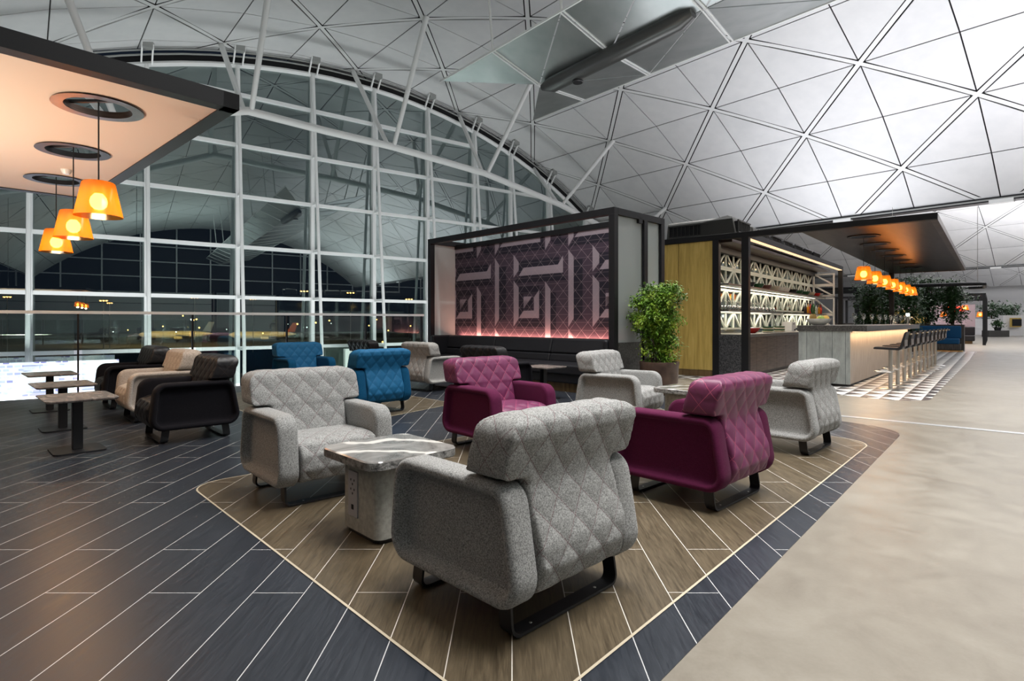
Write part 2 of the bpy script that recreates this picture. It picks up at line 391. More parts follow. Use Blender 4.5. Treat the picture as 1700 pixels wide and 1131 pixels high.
m.base(m.ramp(t, [(.32,(.15,.128,.102)),(.50,(.205,.183,.15)),(.68,(.26,.238,.202))])); m.link(m.ramp(n2, [(.3,(.28,)*3),(.7,(.44,)*3)]), m.b.inputs['Roughness']); M['floor_concrete'] = m.m
simple('cream_trim', (.46,.40,.30), .5)
simple('alu_strip', (.55,.56,.58), .35, .6)
# triangle tiles of the bar floor
m = Mt('tile_triangles', (.5,.5,.5), .3); v = m.coord('Object', (1,1,1)); p = m.sep(v); S = .25
a = m.math('DIVIDE', p[0], S); b = m.math('DIVIDE', p[1], S); fa = m.math('FRACT', a); fb = m.math('FRACT', b)
ia = m.math('FLOOR', a); ib = m.math('FLOOR', b); par = m.math('MODULO', m.math('ABSOLUTE', m.math('ADD', ia, ib)), 2)
par2 = m.math('MODULO', m.math('ABSOLUTE', ia), 2)
d1 = m.math('GREATER_THAN', m.math('ADD', fa, fb), 1); d2 = m.math('GREATER_THAN', fa, fb)
pick = m.math('ADD', m.math('MULTIPLY', d1, par), m.math('MULTIPLY', d2, m.math('SUBTRACT', 1, par)))
wn = m.new('ShaderNodeTexWhiteNoise', noise_dimensions='2D'); cb = m.new('ShaderNodeCombineXYZ'); m.link(m.math('ADD', m.math('MULTIPLY', ia, 2), pick), cb.inputs[0]); m.link(ib, cb.inputs[1]); m.link(cb.outputs[0], wn.inputs['Vector'])
drk = m.ramp(wn.outputs['Value'], [(0,(.03,.03,.035)),(.5,(.085,.072,.070)),(1,(.17,.145,.14))])
m.base(m.mix(pick, drk, (.72,.71,.69))); M['tile_triangles'] = m.m

# ================================================================== SETTING: floors
def flat(name, poly, z0, z1, mat, **k): return struct(MB().prism([(p[0], p[1]) for p in poly], z0, z1).build(name, mat, **k))
flat('floor', [gd(-30,11.1), gd(-30,-45), gd(90,-45), gd(90,45), gd(24,45), gd(24,11.8), gd(5.98,11.8), gd(5.98,11.1)], -.45, 0, M['floor_concrete'])
DARK = [(-13.9,-4.4),(-5.1,-4.52),(4.18,6.02),(1.0,10.8),(-1.93,12.44),(-13.9,3.36)]
flat('floor', rpoly(DARK, [.1,.1,.55,.1,.1,.1], 0, 8), -.02, .002, M['plank_dark'])
BROWN = [(0,1.58),(3.42,5.39),(1.74,7.77),(-2.27,3.98)]
BACKB = [(-2.15,5.8),(-.80,7.98),(-2.9,10.2),(-4.9,8.9)]
for poly, rr in ((BROWN, [.25,.3,.3,.22]), (BACKB, [.3,.12,.3,.3])):
    flat('floor', rpoly(poly, rr, .007, 8), -.02, .004, M['plank_brown'])
tn = 0
for poly, rr in ((BROWN, [.25,.3,.3,.22]), (BACKB, [.3,.12,.3,.3])):
    tn += 1; a = rpoly(poly, rr, -.005, 8); b = rpoly(poly, rr, .006, 8); n = len(a); mb = MB()
    mb.add([(x, y, .0052) for x, y in a]+[(x, y, .0052) for x, y in b], [(i, (i+1) % n, n+(i+1) % n, n+i) for i in range(n)])
    struct(mb.build('trim_%d' % tn, M['cream_trim']))
# metal expansion strip across the concrete
p, q = Vector((-1.2,12.3,0)), Vector((9.0,2.35,0))
p = Vector((3.2,7.68,0)); q = Vector((9.4,2.1,0))
struct(MB().bar(p+Vector((0,0,.002)), q+Vector((0,0,.002)), .09, .004).build('trim_3', M['alu_strip']))

KO = Vector((4.68, 11.38, 0)); KR = -R_(40.4)                          # kiosk and bar corner, turned along the bar
KB = Vector((math.sin(-KR), math.cos(-KR), 0)); KX = Vector((math.cos(KR), math.sin(KR), 0))
def kp(x, y, z=0): return KO + KX*x + KB*y + Vector((0,0,z))
def tok(p): d = Vector((p[0], p[1], 0))-KO; return (d.dot(KX), d.dot(KB))
tl = rpoly([tok((5.82,7.95)), tok((18.0,21.9)), tok((14,25)), tok((3.0,12.3))], [.5,.3,.3,.1], 0, 8)
o = MB().prism(tl, -.02, .003).build('floor', M['tile_triangles'], loc=KO, rz=KR); struct(o)

# ================================================================== SETTING: vaulted roof
VC, VZ, VR = 10.77, -12.69, 24.70
def vault(s, a, r=0, c=VC): th = s/VR; return la(c+(VR+r)*math.sin(th), a, VZ+(VR+r)*math.cos(th))
SMAX = 18.05
def clip2(poly, lo, hi, ax):
    for side, lim in ((1, lo), (-1, hi)):
        out = []
        for i in range(len(poly)):
            a, b = poly[i-1], poly[i]; da, db = side*(a[ax]-lim), side*(b[ax]-lim)
            if (da >= 0) != (db >= 0): t = da/(da-db); out.append((a[0]+(b[0]-a[0])*t, a[1]+(b[1]-a[1])*t))
            if db >= 0: out.append(b)
        poly = out
        if not poly: return []
    return poly
def make_vault(c, a0, a1, cs='ceiling'):
    back = MB(); pan = MB(); rib = MB(); ST, SA = 2.65, 2.67
    N = 28; vs = []; na = 2
    for i in range(N+1):
        s = -SMAX+2*SMAX*i/N; vs += [vault(s, a0, .055, c), vault(s, a1, .055, c)]
    back.add(vs, [(2*i, 2*i+1, 2*i+3, 2*i+2) for i in range(N)])
    m0 = int(math.floor((22.8-a1)/SA))-1; m1 = int(math.ceil((22.8-a0)/SA))+1
    def P(s, a, r=0): return vault(max(-SMAX, min(SMAX, s)), max(a0, min(a1, a)), r, c)
    for k in range(-7, 8):
        for mm in range(m0, m1+1):
            if (k+mm) % 2 == 0: continue
            sc, ac = ST*k, 22.8-SA*mm
            if ac < a0-SA or ac > a1+SA: continue
            cor = [(sc+ST, ac), (sc, ac+SA), (sc-ST, ac), (sc, ac-SA)]
            for i in range(4):
                A = Vector(cor[i]); B = Vector(cor[(i+1) % 4]); C = Vector((sc, ac))
                T = [A, B, C]; ctr = (A+B+C)/3; ins = (.115, .021, .021); L = []
                for j in range(3):
                    p, q = T[j], T[(j+1) % 3]; d = (q-p).normalized(); nr = Vector((-d.y, d.x))
                    if nr.dot(ctr-p) < 0: nr = -nr
                    L.append((p+nr*ins[j], d))
                pts = []
                for j in range(3):
                    (p, d), (q, e) = L[j-1], L[j]; cr = d.x*e.y-d.y*e.x; t = ((q-p).x*e.y-(q-p).y*e.x)/cr; pts.append(p+d*t)
                pts = clip2([(x.x, x.y) for x in pts], -SMAX, SMAX, 0); pts = clip2(pts, a0, a1, 1) if pts else pts
                if len(pts) < 3: continue
                g = [P(x, y) for x, y in pts]; n = len(g); cc = sum(g, Vector())/n
                o_ = cc-la(c, 0, VZ); nrm = (o_-AX*o_.dot(AX)).normalized(); g2 = [x+nrm*.03 for x in g]
                pan.add(g+g2, [tuple(range(n))]+[(j, (j+1) % n, n+(j+1) % n, n+j) for j in range(n)])
            for i in range(4):
                A = Vector(cor[i]); B = Vector(cor[(i+1) % 4])
                if i > 1: continue
                d = (B-A).normalized(); nr = Vector((-d.y, d.x))*.072; vs = []
                for t in range(5):
                    x = A+(B-A)*t/4
                    vs += [P(x.x-nr.x, x.y-nr.y, -.01), P(x.x+nr.x, x.y+nr.y, -.01)]
                rib.add(vs, [(2*t, 2*t+1, 2*t+3, 2*t+2) for t in range(4)])
    struct(back.build(cs, M['dark_gap'], norm=False)); struct(pan.build(cs, M['roof_panel'], norm=False)); struct(rib.build(cs, M['roof_rib'], norm=False))
make_vault(VC, -27, 23.6)
make_vault(VC+33.2, -27, 40)
make_vault(VC+66.4, -10, 50)
make_vault(VC-33.2, -27, 23.6)
# gutters between the vaults, with their white clip plates
gi = 3
for c in (VC, VC+33.2):
    gi += 1; L = c+VR*math.sin(SMAX/VR)+.1; z = VZ+VR*math.cos(SMAX/VR)
    e = empty_struct('trim_%d' % gi)
    MB().bar(la(L, -27, z-.02), la(L, 40 if c > VC else 23.6, z-.02), .5, .16).build('gutter', M['dark_frame'], e)
    mb = MB(); mb.tube([la(L-.22, -27, z-.02), la(L-.22, 23.6, z-.02)], .045, 8).build('edge_tube', M['mullion_side'], e)
    for k in range(8):
        a = 20.1-5.34*k
        MB().bar(la(L-.12, a-.35, z-.10), la(L-.12, a+.35, z-.10), .3, .14).build('clip_plate', M['white_metal'], e)

# ================================================================== SETTING: gable glazing
D0 = 23.7; GC = 9.33
def archz(g, off=0):
    r = VR-.55+off; x = .998*(g-GC); return VZ+math.sqrt(max(r*r-x*x, 0))
win = empty_struct('window_1')
MG = [-8.0,-4.6,-1.37,1.76,4.7,7.54,10.23,12.9,15.51,17.8,20.4,23.2,26.0]
TZ = [.15+1.95*k for k in range(-3, 6)]
mb = MB(); gs = [-9+36.5*i/40 for i in range(41)]
vs = []; 
for g in gs: vs += [gd(g, D0+.06, -6.5), gd(g, D0+.06, max(archz(g), -6.4))]
mb.add(vs, [(2*i, 2*i+2, 2*i+3, 2*i+1) for i in range(40)]); mb.build('pane', M['gable_glass'], win, norm=False)
def inset(z): return .12+1.05*max(0, min(1, (12-z)/12))
for g in MG:
    zt = archz(g)-.05; p = gd(g, D0, -6.5); q = gd(g, D0, zt)
    MB().bar(p, q, .26, .14, 0, GX).build('mullion', M['mullion_white'], win)
    pts = [gd(g, D0-.15, zt), gd(g, D0-.15-1.15*min(1, zt/12), 0), gd(g, D0-.15-1.15*min(1, zt/12), -6.5)]
    MB().tube(pts, .065, 8).build('inner_post', M['mullion_white'], win, smooth=40)
    for z in TZ:
        if z < zt-.4 and z > -3:
            off = .15+1.15*min(1, zt/12)*max(0, min(1, (zt-z)/max(zt, .1)))
            MB().bar(gd(g, D0-.05, z), gd(g, D0-off, z), .05, .10).build('bracket', M['mullion_white'], win)
for i in range(len(MG)-1):
    for z in TZ:
        g0, g1 = MG[i], MG[i+1]; zm = min(archz(g0), archz(g1))
        if z < zm-.3:
            MB().bar(gd(g0, D0, z), gd(g1, D0, z), .17, .13).build('transom', M['mullion_white'], win)
mb = MB(); mb.tube([gd(g, D0, archz(g)) for g in gs], .10, 8); mb.build('arch_rail', M['mullion_white'], win, smooth=40)
mb = MB(); vs = []
for g in gs: vs += [gd(g, D0+.05, archz(g, .10)), gd(g, D0+.05, archz(g, .36))]
mb.add(vs, [(2*i, 2*i+2, 2*i+3, 2*i+1) for i in range(40)]); mb.build('arch_channel', M['dark_gap'], win, norm=False)
mb = MB(); mb.tube([gd(g, D0-.1, archz(g, .30)) for g in gs], .035, 6); mb.tube([gd(g, D0-.2, archz(g, .42)) for g in gs], .03, 6); mb.build('arch_cable', M['mullion_side'], win)
for g in MG[1:-1]:
    for dg in (-.16, .16):
        MB().bar(gd(g+dg, D0-.1, archz(g, 0)), gd(g+dg, D0-.55, archz(g, .52)), .05, .09).build('arch_bracket', M['mullion_white'], win)
    MB().box(gd(g, D0-.5, archz(g, .48)), (.3,.22,.28), math.atan2(GX.y, GX.x)).build('arch_block', M['mullion_side'], win)

# opposite gable behind the camera (shows in the glass)
struct(MB().bar(gd(-20,-30,1.6), gd(75,-30,1.6), .3, 3.4).build('wall_back', M['white_paint']))
struct(MB().bar(gd(-20,-30,4.0), gd(75,-30,4.0), .5, 1.3).build('trim_6', M['white_metal']))
w2 = empty_struct('window_2')
MB().bar(gd(-20,-30.5,9), gd(75,-30.5,9), .05, 9).build('pane', M['dark_frame'], w2)
mb = MB()
for k in range(26): mb.bar(gd(-20+3.6*k,-30.2,4.6), gd(-20+3.6*k,-30.2,13), .14, .14, 0, GX)
for z in (6.4, 8.2, 10): mb.bar(gd(-20,-30.2,z), gd(75,-30.2,z), .12, .12)
mb.build('glazing_grid', M['mullion_white'], w2)

# ================================================================== roof pipe truss in front of the gable
tr = thing('roof_truss', 'white tubular truss with V struts hanging below the roof in front of the tall glazing', 'roof truss')
ND = [(-14.0,8.9),(-8.6,9.75),(-3.2,10.1),(2.4,10.15),(7.75,9.75),(10.3,9.3),(13.0,8.55),(15.6,7.5),(18.2,6.2)]
import_nodes = []
def pixgd(px, py, D):
    t = (px-850)/940; d = D/(-.6032*t+.7976); return Vector((t*d, d, 1.15+(535-py)/940*d))
DT = 20.6
chord = [pixgd(411,184,DT), pixgd(539,217,DT), pixgd(649,243,DT), pixgd(805,288,DT), pixgd(930,340,DT), pixgd(1040,398,DT)]
# mirror the chord about the crown for the part hidden behind the canopy
def mir(p): l = p.dot(LX); return p + LX*(2*VC-2*l)
left = [mir(p) for p in reversed(chord[4:])]
full = left + chord
MB().tube(full, .135, 14).build('chord', M['white_metal'], tr, smooth=40)
V = [(chord[0], vault(-5.35,22.9), vault(-5.3,17.4)), (chord[2], vault(-.1,23.0), vault(0,17.2)), (chord[3], vault(5.45,22.9), vault(5.4,17.4)),
     (chord[4], vault(10.6,22.9), vault(10.65,17.2)), (chord[5], vault(15.7,22.9), vault(15.75,17.3)), (left[1], vault(-10.6,22.9), vault(-10.6,17.4))]
for nd, a, b in V:
    MB().tube([nd-GX*.12, a], [.085, .10], 10).build('strut', M['white_metal'], tr, smooth=40)
    MB().tube([nd+GX*.12, b], [.085, .10], 10).build('strut', M['white_metal'], tr, smooth=40)

# ================================================================== folded aluminium reflector under the crown
rf = thing('roof_reflector', 'hanging folded metal reflector of triangular aluminium panels below the vault crown', 'reflector', (0,0,0))
pan = MB(); ribs = MB(); SA = 2.62
def tri(p, q, r):
    c = (p+q+r)/3; f = lambda x: c+(x-c)*.965; n = (q-p).cross(r-p).normalized()*.02; g = [f(p), f(q), f(r)]
    pan.add(g+[x+n for x in g], [(0,1,2),(3,5,4),(0,3,4,1),(1,4,5,2),(2,5,3,0)])
nb = 16
I = [la(11.25, 11.9-SA*k, 8.0) for k in range(nb)]
OL = [la(9.72, 14.75-SA*k, 8.6) for k in range(nb+1)]
OR = [la(14.2, 15.4 if k == 0 else 12.85-SA*(k-1), 8.6) for k in range(nb+1)]
tri(OL[0], OL[1], I[0]); tri(OR[1], OR[0], I[0])
for k in range(nb-1):
    tri(OL[k+1], OL[k+2], I[k]); tri(OL[k+2], I[k+1], I[k])
    if k % 2 == 0: tri(I[k], OR[k+2], OR[k+1]); tri(I[k], I[k+1], OR[k+2])
    else: tri(I[k], I[k+1], OR[k+1]); tri(I[k+1], OR[k+2], OR[k+1])
for k in range(nb):
    for dx in (-.05, .05):
        ribs.bar(OL[k+1]+AX*dx, I[k]+AX*dx, .035, .05); ribs.bar(I[k]+AX*dx, OR[k+1]+AX*dx, .035, .05)
for A in (OL, OR):
    for k in range(nb): ribs.bar(A[k], A[k+1], .04, .05)
pan.build('panel_sheet', M['aluminium_panel'], rf, norm=False); ribs.build('rib', M['white_metal'], rf)
dt = MB(); dt.tube([la(11.2,11.7,7.86), la(11.2,11.3,7.82), la(11.2,7.2,7.95), la(11.2,6.9,8.0)], [.10,.22,.22,.12], 18); dt.build('duct', M['duct'], rf, smooth=50)
mb = MB(); mb.lathe([(.0,-.02),(.13,-.02),(.15,.0),(.15,.03)], 20); o = mb.build('spot_ring', M['black_metal'], rf, smooth=40); o.location = la(11.25,10.4,7.60)
for k in (0, 1, 3, 5, 7, 9, 11):
    MB().tube([OL[k+1], vault(-1.4, 14.75-SA*(k+1))], .035, 8).build('hanger', M['white_metal'], rf)
    MB().tube([OR[k+1], vault(4.2, 12.85-SA*k)], .035, 8).build('hanger', M['white_metal'], rf)

# ================================================================== balustrade at the edge of the floor
bl = thing('glass_balustrade', 'glass balustrade with flat white handrail along the edge of the dark floor', 'balustrade')
DB = 11.0
MB().bar(gd(-12,DB,1.30), gd(5.9,DB,1.30), .075, .045).build('handrail', M['mullion_white'], bl)
gsb = [-9.37+1.55*k for k in range(10)]+[5.85]
px130 = None
for g in gsb:
    MB().bar(gd(g,DB,.0), gd(g,DB,1.28), .06, .025, 0, GX).build('post', M['dark_frame'], bl)
for i in range(10):
    MB().bar(gd(gsb[i]+.05,DB,.66), gd(gsb[i+1]-.05,DB,.66), .016, 1.2).build('glass_panel', M['rail_glass'], bl)

# ================================================================== lower level and the airfield outside
struct(MB().prism([tuple(gd(-30,9)[:2]), tuple(gd(30,9)[:2]), tuple(gd(30,D0)[:2]), tuple(gd(-30,D0)[:2])], -6.3, -6.0).build('floor', M['floor_concrete']))
m = Mt('shop_glow', (.8,.8,.9)); v = m.coord('Object', (1,1,1)); br = m.new('ShaderNodeTexBrick'); br.inputs['Scale'].default_value = 1; br.inputs['Brick Width'].default_value = .9; br.inputs['Row Height'].default_value = .16
p3 = m.sep(v); cb = m.new('ShaderNodeCombineXYZ'); m.link(p3[0], cb.inputs[0]); m.link(p3[2], cb.inputs[1]); m.link(cb.outputs[0], br.inputs['Vector']); br.inputs['Mortar Size'].default_value = .02
br.inputs['Color1'].default_value = (.9,.92,1,1); br.inputs['Color2'].default_value = (.48,.42,.8,1); br.inputs['Mortar'].default_value = (.3,.32,.5,1)
n1 = m.noise(v, 1.7, 3); cc = m.mix(m.ramp(n1, [(.45,(0,0,0)),(.6,(1,1,1))]), br.outputs['Color'], (.95,.97,1))
b2_ = m.new('ShaderNodeTexBrick'); m.link(cb.outputs[0], b2_.inputs['Vector']); b2_.inputs['Scale'].default_value = 1; b2_.inputs['Brick Width'].default_value = .17; b2_.inputs['Row Height'].default_value = .11; b2_.inputs['Mortar Size'].default_value = .018
b2_.inputs['Color1'].default_value = (.16,.12,.45,1); b2_.inputs['Color2'].default_value = (.85,.9,1,1); b2_.inputs['Mortar'].default_value = (.9,.92,1,1)
cc = m.mix(m.ramp(m.noise(v, 1.1, 1), [(.50,(0,0,0)),(.54,(1,1,1))]), cc, b2_.outputs['Color']); m.link(cc, m.b.inputs['Emission Color']); m.b.inputs['Emission Strength'].default_value = 1.0; m.base(cc)
o = MB().box((0,0,0), (3.9,.15,3.4)).build('shop_display', m.m, loc=gd(-1.05, 22.2, -1.75), rz=math.atan2(GX.y, GX.x)); tag(o, 'bright white and violet lit shop display on the level below the glazing', 'display')
cw_ = MB().b2((-.55,-.1,-4.5),(.55,.1,.06)).build('pale_pillar', M['lattice_white'], loc=gd(9.05, 22.6, 0), rz=math.atan2(GX.y, GX.x)); tag(cw_, 'pale flat pillar below the sill of the glazing behind the blue armchairs', 'pillar')
struct(MB().prism([tuple(gd(-400,D0+1)[:2]), tuple(gd(500,D0+1)[:2]), tuple(gd(500,600)[:2]), tuple(gd(-400,600)[:2])], -9.2, -9).build('ground', M['asphalt']))
def plane(px, dist, zc, heading, length, lab, tailc):
    t = (px-850)/940; P = Vector((t*dist, dist, zc))
    r = thing('aircraft', lab, 'aircraft', P, heading)
    L = length; R2 = L*.055
    prof = [(0,.01),(.02,.35),(.06,.75),(.12,1),(.7,1),(.85,.7),(.96,.3),(1,.08)]
    MB().tube([(-L/2+L*a, 0, R2*.25*max(0,(a-.7))*3) for a, b in prof], [R2*b for a, b in prof], 14).build('fuselage', M['aircraft_white'], r, smooth=50)
    MB().prism([(-.02*L,0),(.16*L,0),(.34*L,.46*L),(.27*L,.46*L)], -.3, .1, 0).build('wing', M['aircraft_white'], r)
    MB().prism([(-.02*L,0),(.27*L,-.46*L),(.34*L,-.46*L),(.16*L,0)], -.3, .1, 0).build('wing', M['aircraft_white'], r)
    tm = MB(); tm.add([(.36*L,-.2,R2*.8),(.48*L,-.2,R2*.8),(.53*L,-.1,L*.19),(.45*L,-.1,L*.19),(.36*L,.2,R2*.8),(.48*L,.2,R2*.8),(.53*L,.1,L*.19),(.45*L,.1,L*.19)], [(0,1,2,3),(7,6,5,4),(0,4,5,1),(1,5,6,2),(2,6,7,3),(3,7,4,0)])
    tm.build('tail_fin', tailc, r)
    for s in (-1, 1): MB().tube([(.03*L, s*.17*L, -R2*.8), (.14*L, s*.17*L, -R2*.8)], R2*.45, 10).build('engine', M['aircraft_white'], r)
simple('tail_red', (.3,.03,.04), .4); simple('tail_blue', (.05,.1,.3), .4)
plane(292, 290, -5.2, R_(14), 34, 'parked airliner lit yellow, left of the two seen through the glazing', M['tail_blue'])
plane(436, 300, -5.6, R_(8), 34, 'parked airliner lit yellow, right of the two seen through the glazing', M['tail_red'])
for px, pd, zt, k in [(172,150,7.0,0),(182,210,8.4,1),(323,160,8.2,2),(420,190,9,3),(505,150,9.5,4),(582,160,9.6,5),(679,170,8.2,6),(12,150,8.0,7)]:
    t = (px-850)/940; P = Vector((t*pd, pd, -9))
    lab = ['short apron lamp over the left airliner tail','apron lamp far beyond the left airliner','apron lamp between the two airliners','apron lamp far beyond the right airliner','bright apron lamp just right of the second airliner','apron lamp in the middle of the glazing','apron lamp beyond the dark framed booth end','apron lamp at the left end of the glazing'][k]
    r = thing('apron_lamp', lab, 'lamp post', P, 0, 'apron lamps outside the glazing')
    MB().cyl((0,0,0), (0,0,zt+9), .12, 6).build('pole', M['steel'], r)
    MB().box((0,0,zt+9), (2.2,.3,.2)).build('crossarm', M['brass'], r)
    mb = MB()
    for dx in (-.8, 0, .8): mb.lathe([(0,.0),(.22,.08),(.26,.22),(.12,.34),(0,.36)], 8, (dx,0,zt+8.65))
    mb.build('lantern', M['lamp_orange'], r)
rr = random.Random(3)
for i in range(26):
    px = rr.uniform(165, 700); pd = rr.uniform(180, 300); t = (px-850)/940; z = rr.uniform(-7, 3.5)
    o = thing('distant_light', '', '', (t*pd, pd, -9))
    MB().lathe([(0,-.3),(.28,-.1),(.28,.1),(0,.3)], 6, (0,0,z+9)).build('lamp', M['lamp_orange'] if rr.random() < .6 else M['lamp_white'], o)
    MB().cyl((0,0,0),(0,0,z+8.8),.05,5).build('mast', M['dark_frame'], o)
    tag(o, 'tiny distant airfield light glowing beyond the glazing', 'light', 'distant airfield lights')
ap = bpy.data.lights.new('apron_flood', 'AREA'); ap.shape = 'RECTANGLE'; ap.size = 60; ap.size_y = 8; ap.energy = 90000; ap.color = (1, .62, .2)
ao = bpy.data.objects.new('apron_flood', ap); col.objects.link(ao); ao.location = (-150, 225, 20); ao.rotation_euler = Vector((.1, 1, -.45)).to_track_quat('-Z', 'Y').to_euler()

# ================================================================== ARMCHAIRS
CH_W, CH_ZB, CH_ZT = .40, .13, .59
def loopify(poly, x): return [(x, p[0], p[1]) for p in poly]
def panel_mesh(sgn):
    base = [(-.425,CH_ZB),(.425,CH_ZB),(.34,CH_ZT),(-.375,CH_ZT)]; rad = [.115,.115,.10,.115]
    prof = [(.272,.03),(.280,.008),(.290,0),(.375,0),(.390,.004),(.400,.012),(.404,.022),(.403,.033),(.398,.041),(.386,.046),(.366,.050),(.353,.058),(.347,.072),(.345,.095),(.345,.13)]
    mb = MB(); mb.loops([loopify(rpoly(base, rad, i, 8), x*sgn) for x, i in prof]); return mb.mesh('side_panel', 50)
def voxel(mb, size, smooth_it):
    me = mb.mesh('tmp'); o = bpy.data.objects.new('tmp', me); col.objects.link(o)
    r = o.modifiers.new('r', 'REMESH'); r.mode = 'VOXEL'; r.voxel_size = size
    s = o.modifiers.new('s', 'SMOOTH'); s.factor = .5; s.iterations = smooth_it
    bpy.context.view_layer.update(); ev = o.evaluated_get(bpy.context.evaluated_depsgraph_get())
    out = bpy.data.meshes.new_from_object(ev); bpy.data.objects.remove(o); return out
def round_corners(me, x0, z0, r, top=1):
    """round the outline corners of a cushion seen from the front"""
    for v in me.vertices:
        dx = abs(v.co.x)-x0; dz = (v.co.z-z0)*top
        if dx > 0 and dz > 0:
            L = math.hypot(dx, dz)
            if L > r: v.co.x = math.copysign(x0+dx*r/L, v.co.x); v.co.z = z0+dz*r/L*top
def quilt_mesh(me, name, uvf, amp, du=.152, dv=.168):
    me.name = name; bm = bmesh.new(); bm.from_mesh(me); bm.normal_update(); uvl = bm.loops.layers.uv.new('UVMap'); U = {}; disp = {}
    for v in bm.verts:
        u, w, k = uvf(v.co, v.normal); U[v.index] = (u, w)
        p = abs(math.sin(math.pi*(u/du+w/dv))); q = abs(math.sin(math.pi*(u/du-w/dv)))
        disp[v] = v.normal*(amp*k*(min(p, q)**.5*.75+.25*(p*q)**.5-.6))
    for f in bm.faces:
        for l in f.loops: l[uvl].uv = (l.vert.co.y+.06, l.vert.co.z) if abs(f.normal.x) > .72 else U[l.vert.index]
    for v, d in disp.items(): v.co += d
    bm.to_mesh(me); bm.free(); me.shade_smooth(); return me
def xprism(prof, x0, x1):
    n = len(prof); vs = [(x0, y, z) for y, z in prof]+[(x1, y, z) for y, z in prof]
    return MB().add(vs, [tuple(range(n)), tuple(range(2*n-1, n-1, -1))]+[(i, n+i, n+(i+1) % n, (i+1) % n) for i in range(n)])
def join(*ms):
    o = MB()
    for k in ms: o.add(k.v, k.f)
    return o
low = [(.10,.17),(.30,.135),(.385,.18),(.42,.27),(.41,.36),(.37,.47),(.338,.57),(.345,.70),(.15,.70),(.104,.56),(.070,.45),(.04,.36)]
head = [(.112,.602),(.340,.602),(.360,.68),(.388,.765),(.385,.81),(.350,.838),(.225,.838),(.180,.808),(.141,.69)]
bk = voxel(join(xprism(low, -.272, .272), xprism(head, -.405, .405)), .011, 7)
round_corners(bk, .405-.085, .835-.085, .083); round_corners(bk, .405-.035, .604+.035, .033, -1)
def uv_back(c, n):
    cy, cz = .27, .70
    if c.z > cz: th = math.atan2(c.z-cz, c.y-cy); v = cz+.12*th
    elif c.y > cy: v = c.z
    else: v = cz+.12*math.pi+(cz-c.z)
    k = 1-min(1, abs(n.x)*1.2)
    if n.z < -.7: k = 0
    if n.z > .3: k *= max(0, 1-(n.z-.3)*1.6)
    return c.x+.03, v, .35+.65*k
BACK = quilt_mesh(bk, 'backrest', uv_back, .0115)
sp = [(.20,.17),(.24,.40),(.10,.415),(-.30,.425),(-.385,.40),(-.425,.33),(-.425,.24),(-.39,.165),(-.30,.145)]
st = voxel(xprism(sp, -.272, .272), .011, 8)
def uv_seat(c, n):
    cy, cz = -.28, .28
    if c.y > cy: v = c.y-cy if c.z > cz else 1+c.y
    else: th = math.atan2(c.y-cy, c.z-cz); v = .14*th
    flat_ = max(0, min(1, (-c.y-.02)/.25)) if c.z > cz else 1
    return c.x+.03, v, (.2+.8*flat_)*(1-min(1, abs(n.x)))
SEAT = quilt_mesh(st, 'seat', uv_seat, .0105)
PANEL = {1: panel_mesh(1), -1: panel_mesh(-1)}
def sled_mesh(y, lean):
    mb = MB(); w = .065; t = .011; path = [(-.262,.16),(-.30,.055)]
    for k in range(7):
        a = R_(190+80*k/6+0); path.append((-.258+.045*math.cos(a), .049+.045*math.sin(a)))
    path = [(-.322,.155),(-.326,.06)]+[(-.282+.044*math.cos(R_(180+90*k/6)), .048+.044*math.sin(R_(180+90*k/6))) for k in range(7)]
    path += [(-x, z) for x, z in reversed(path)]
    n = len(path); vs = []
    for i, (x, z) in enumerate(path):
        a = path[max(i-1,0)]; b = path[min(i+1,n-1)]; d = Vector((b[0]-a[0], b[1]-a[1])).normalized(); nr = Vector((-d.y, d.x))*t
        yy = y+lean*(.17-z)
        vs += [(x, yy-w/2, z), (x, yy+w/2, z), (x+nr.x, yy+w/2, z+nr.y), (x+nr.x, yy-w/2, z+nr.y)]
    fs = []
    for i in range(n-1):
        for k in range(4): fs.append((4*i+k, 4*i+(k+1) % 4, 4*i+4+(k+1) % 4, 4*i+4+k))
    fs += [(0,1,2,3), (4*n-1,4*n-2,4*n-3,4*n-4)]
    mb.add(vs, fs)
    return mb.mesh('sled_leg', 40)
SLED = [sled_mesh(-.255, -.13), sled_mesh(.255, .13)]
BOLT = MB().lathe([(0,.016),(.006,.016),(.010,.011),(.010,.008)], 10).mesh('bolt', 40); BOLT.materials.append(M['black_metal'])
for me in [BACK, SEAT, PANEL[1], PANEL[-1]]: me.transform(Matrix.Diagonal((.962,.955,.967,1)))
for me in [BACK, SEAT, PANEL[1], PANEL[-1]]+SLED: me.materials.clear(); me.materials.append(M['black_metal'])
def part(name, me, mat, parent):
    o = bpy.data.objects.new(name, me); col.objects.link(o); o.parent = parent
    o.material_slots[0].link = 'OBJECT'; o.material_slots[0].material = mat; return o
def chair(pos, face, cloth, quil, label, group):
    r = thing('lounge_chair', label, 'armchair', (pos[0], pos[1], pos[2] if len(pos) > 2 else .004), -R_(face+180), group)
    for s in (-1, 1): part('side_panel', PANEL[s], M[cloth], r)
    part('backrest', BACK, M[quil], r); part('seat', SEAT, M[quil], r)
    for me, y in zip(SLED, (-.277, .277)):
        lg = part('sled_leg', me, M['black_metal'], r)
        for x in (-.20, .20): part('bolt', BOLT, M['steel'], lg).location = (x, y, 0)
    return r
g1 = 'lounge chairs on the tiled seating area'
chair((.015,2.47), -45, 'grey_felt', 'grey_quilt', 'large grey felt armchair seen from behind in the foreground, nearest the camera', g1)
chair((-1.36,3.93), 138, 'grey_felt', 'grey_quilt', 'grey felt armchair facing the foreground marble table with power sockets', g1)
chair((-.12,5.28), 139, 'purple_cloth', 'purple_leather', 'purple armchair facing the camera, showing its quilted seat', g1)
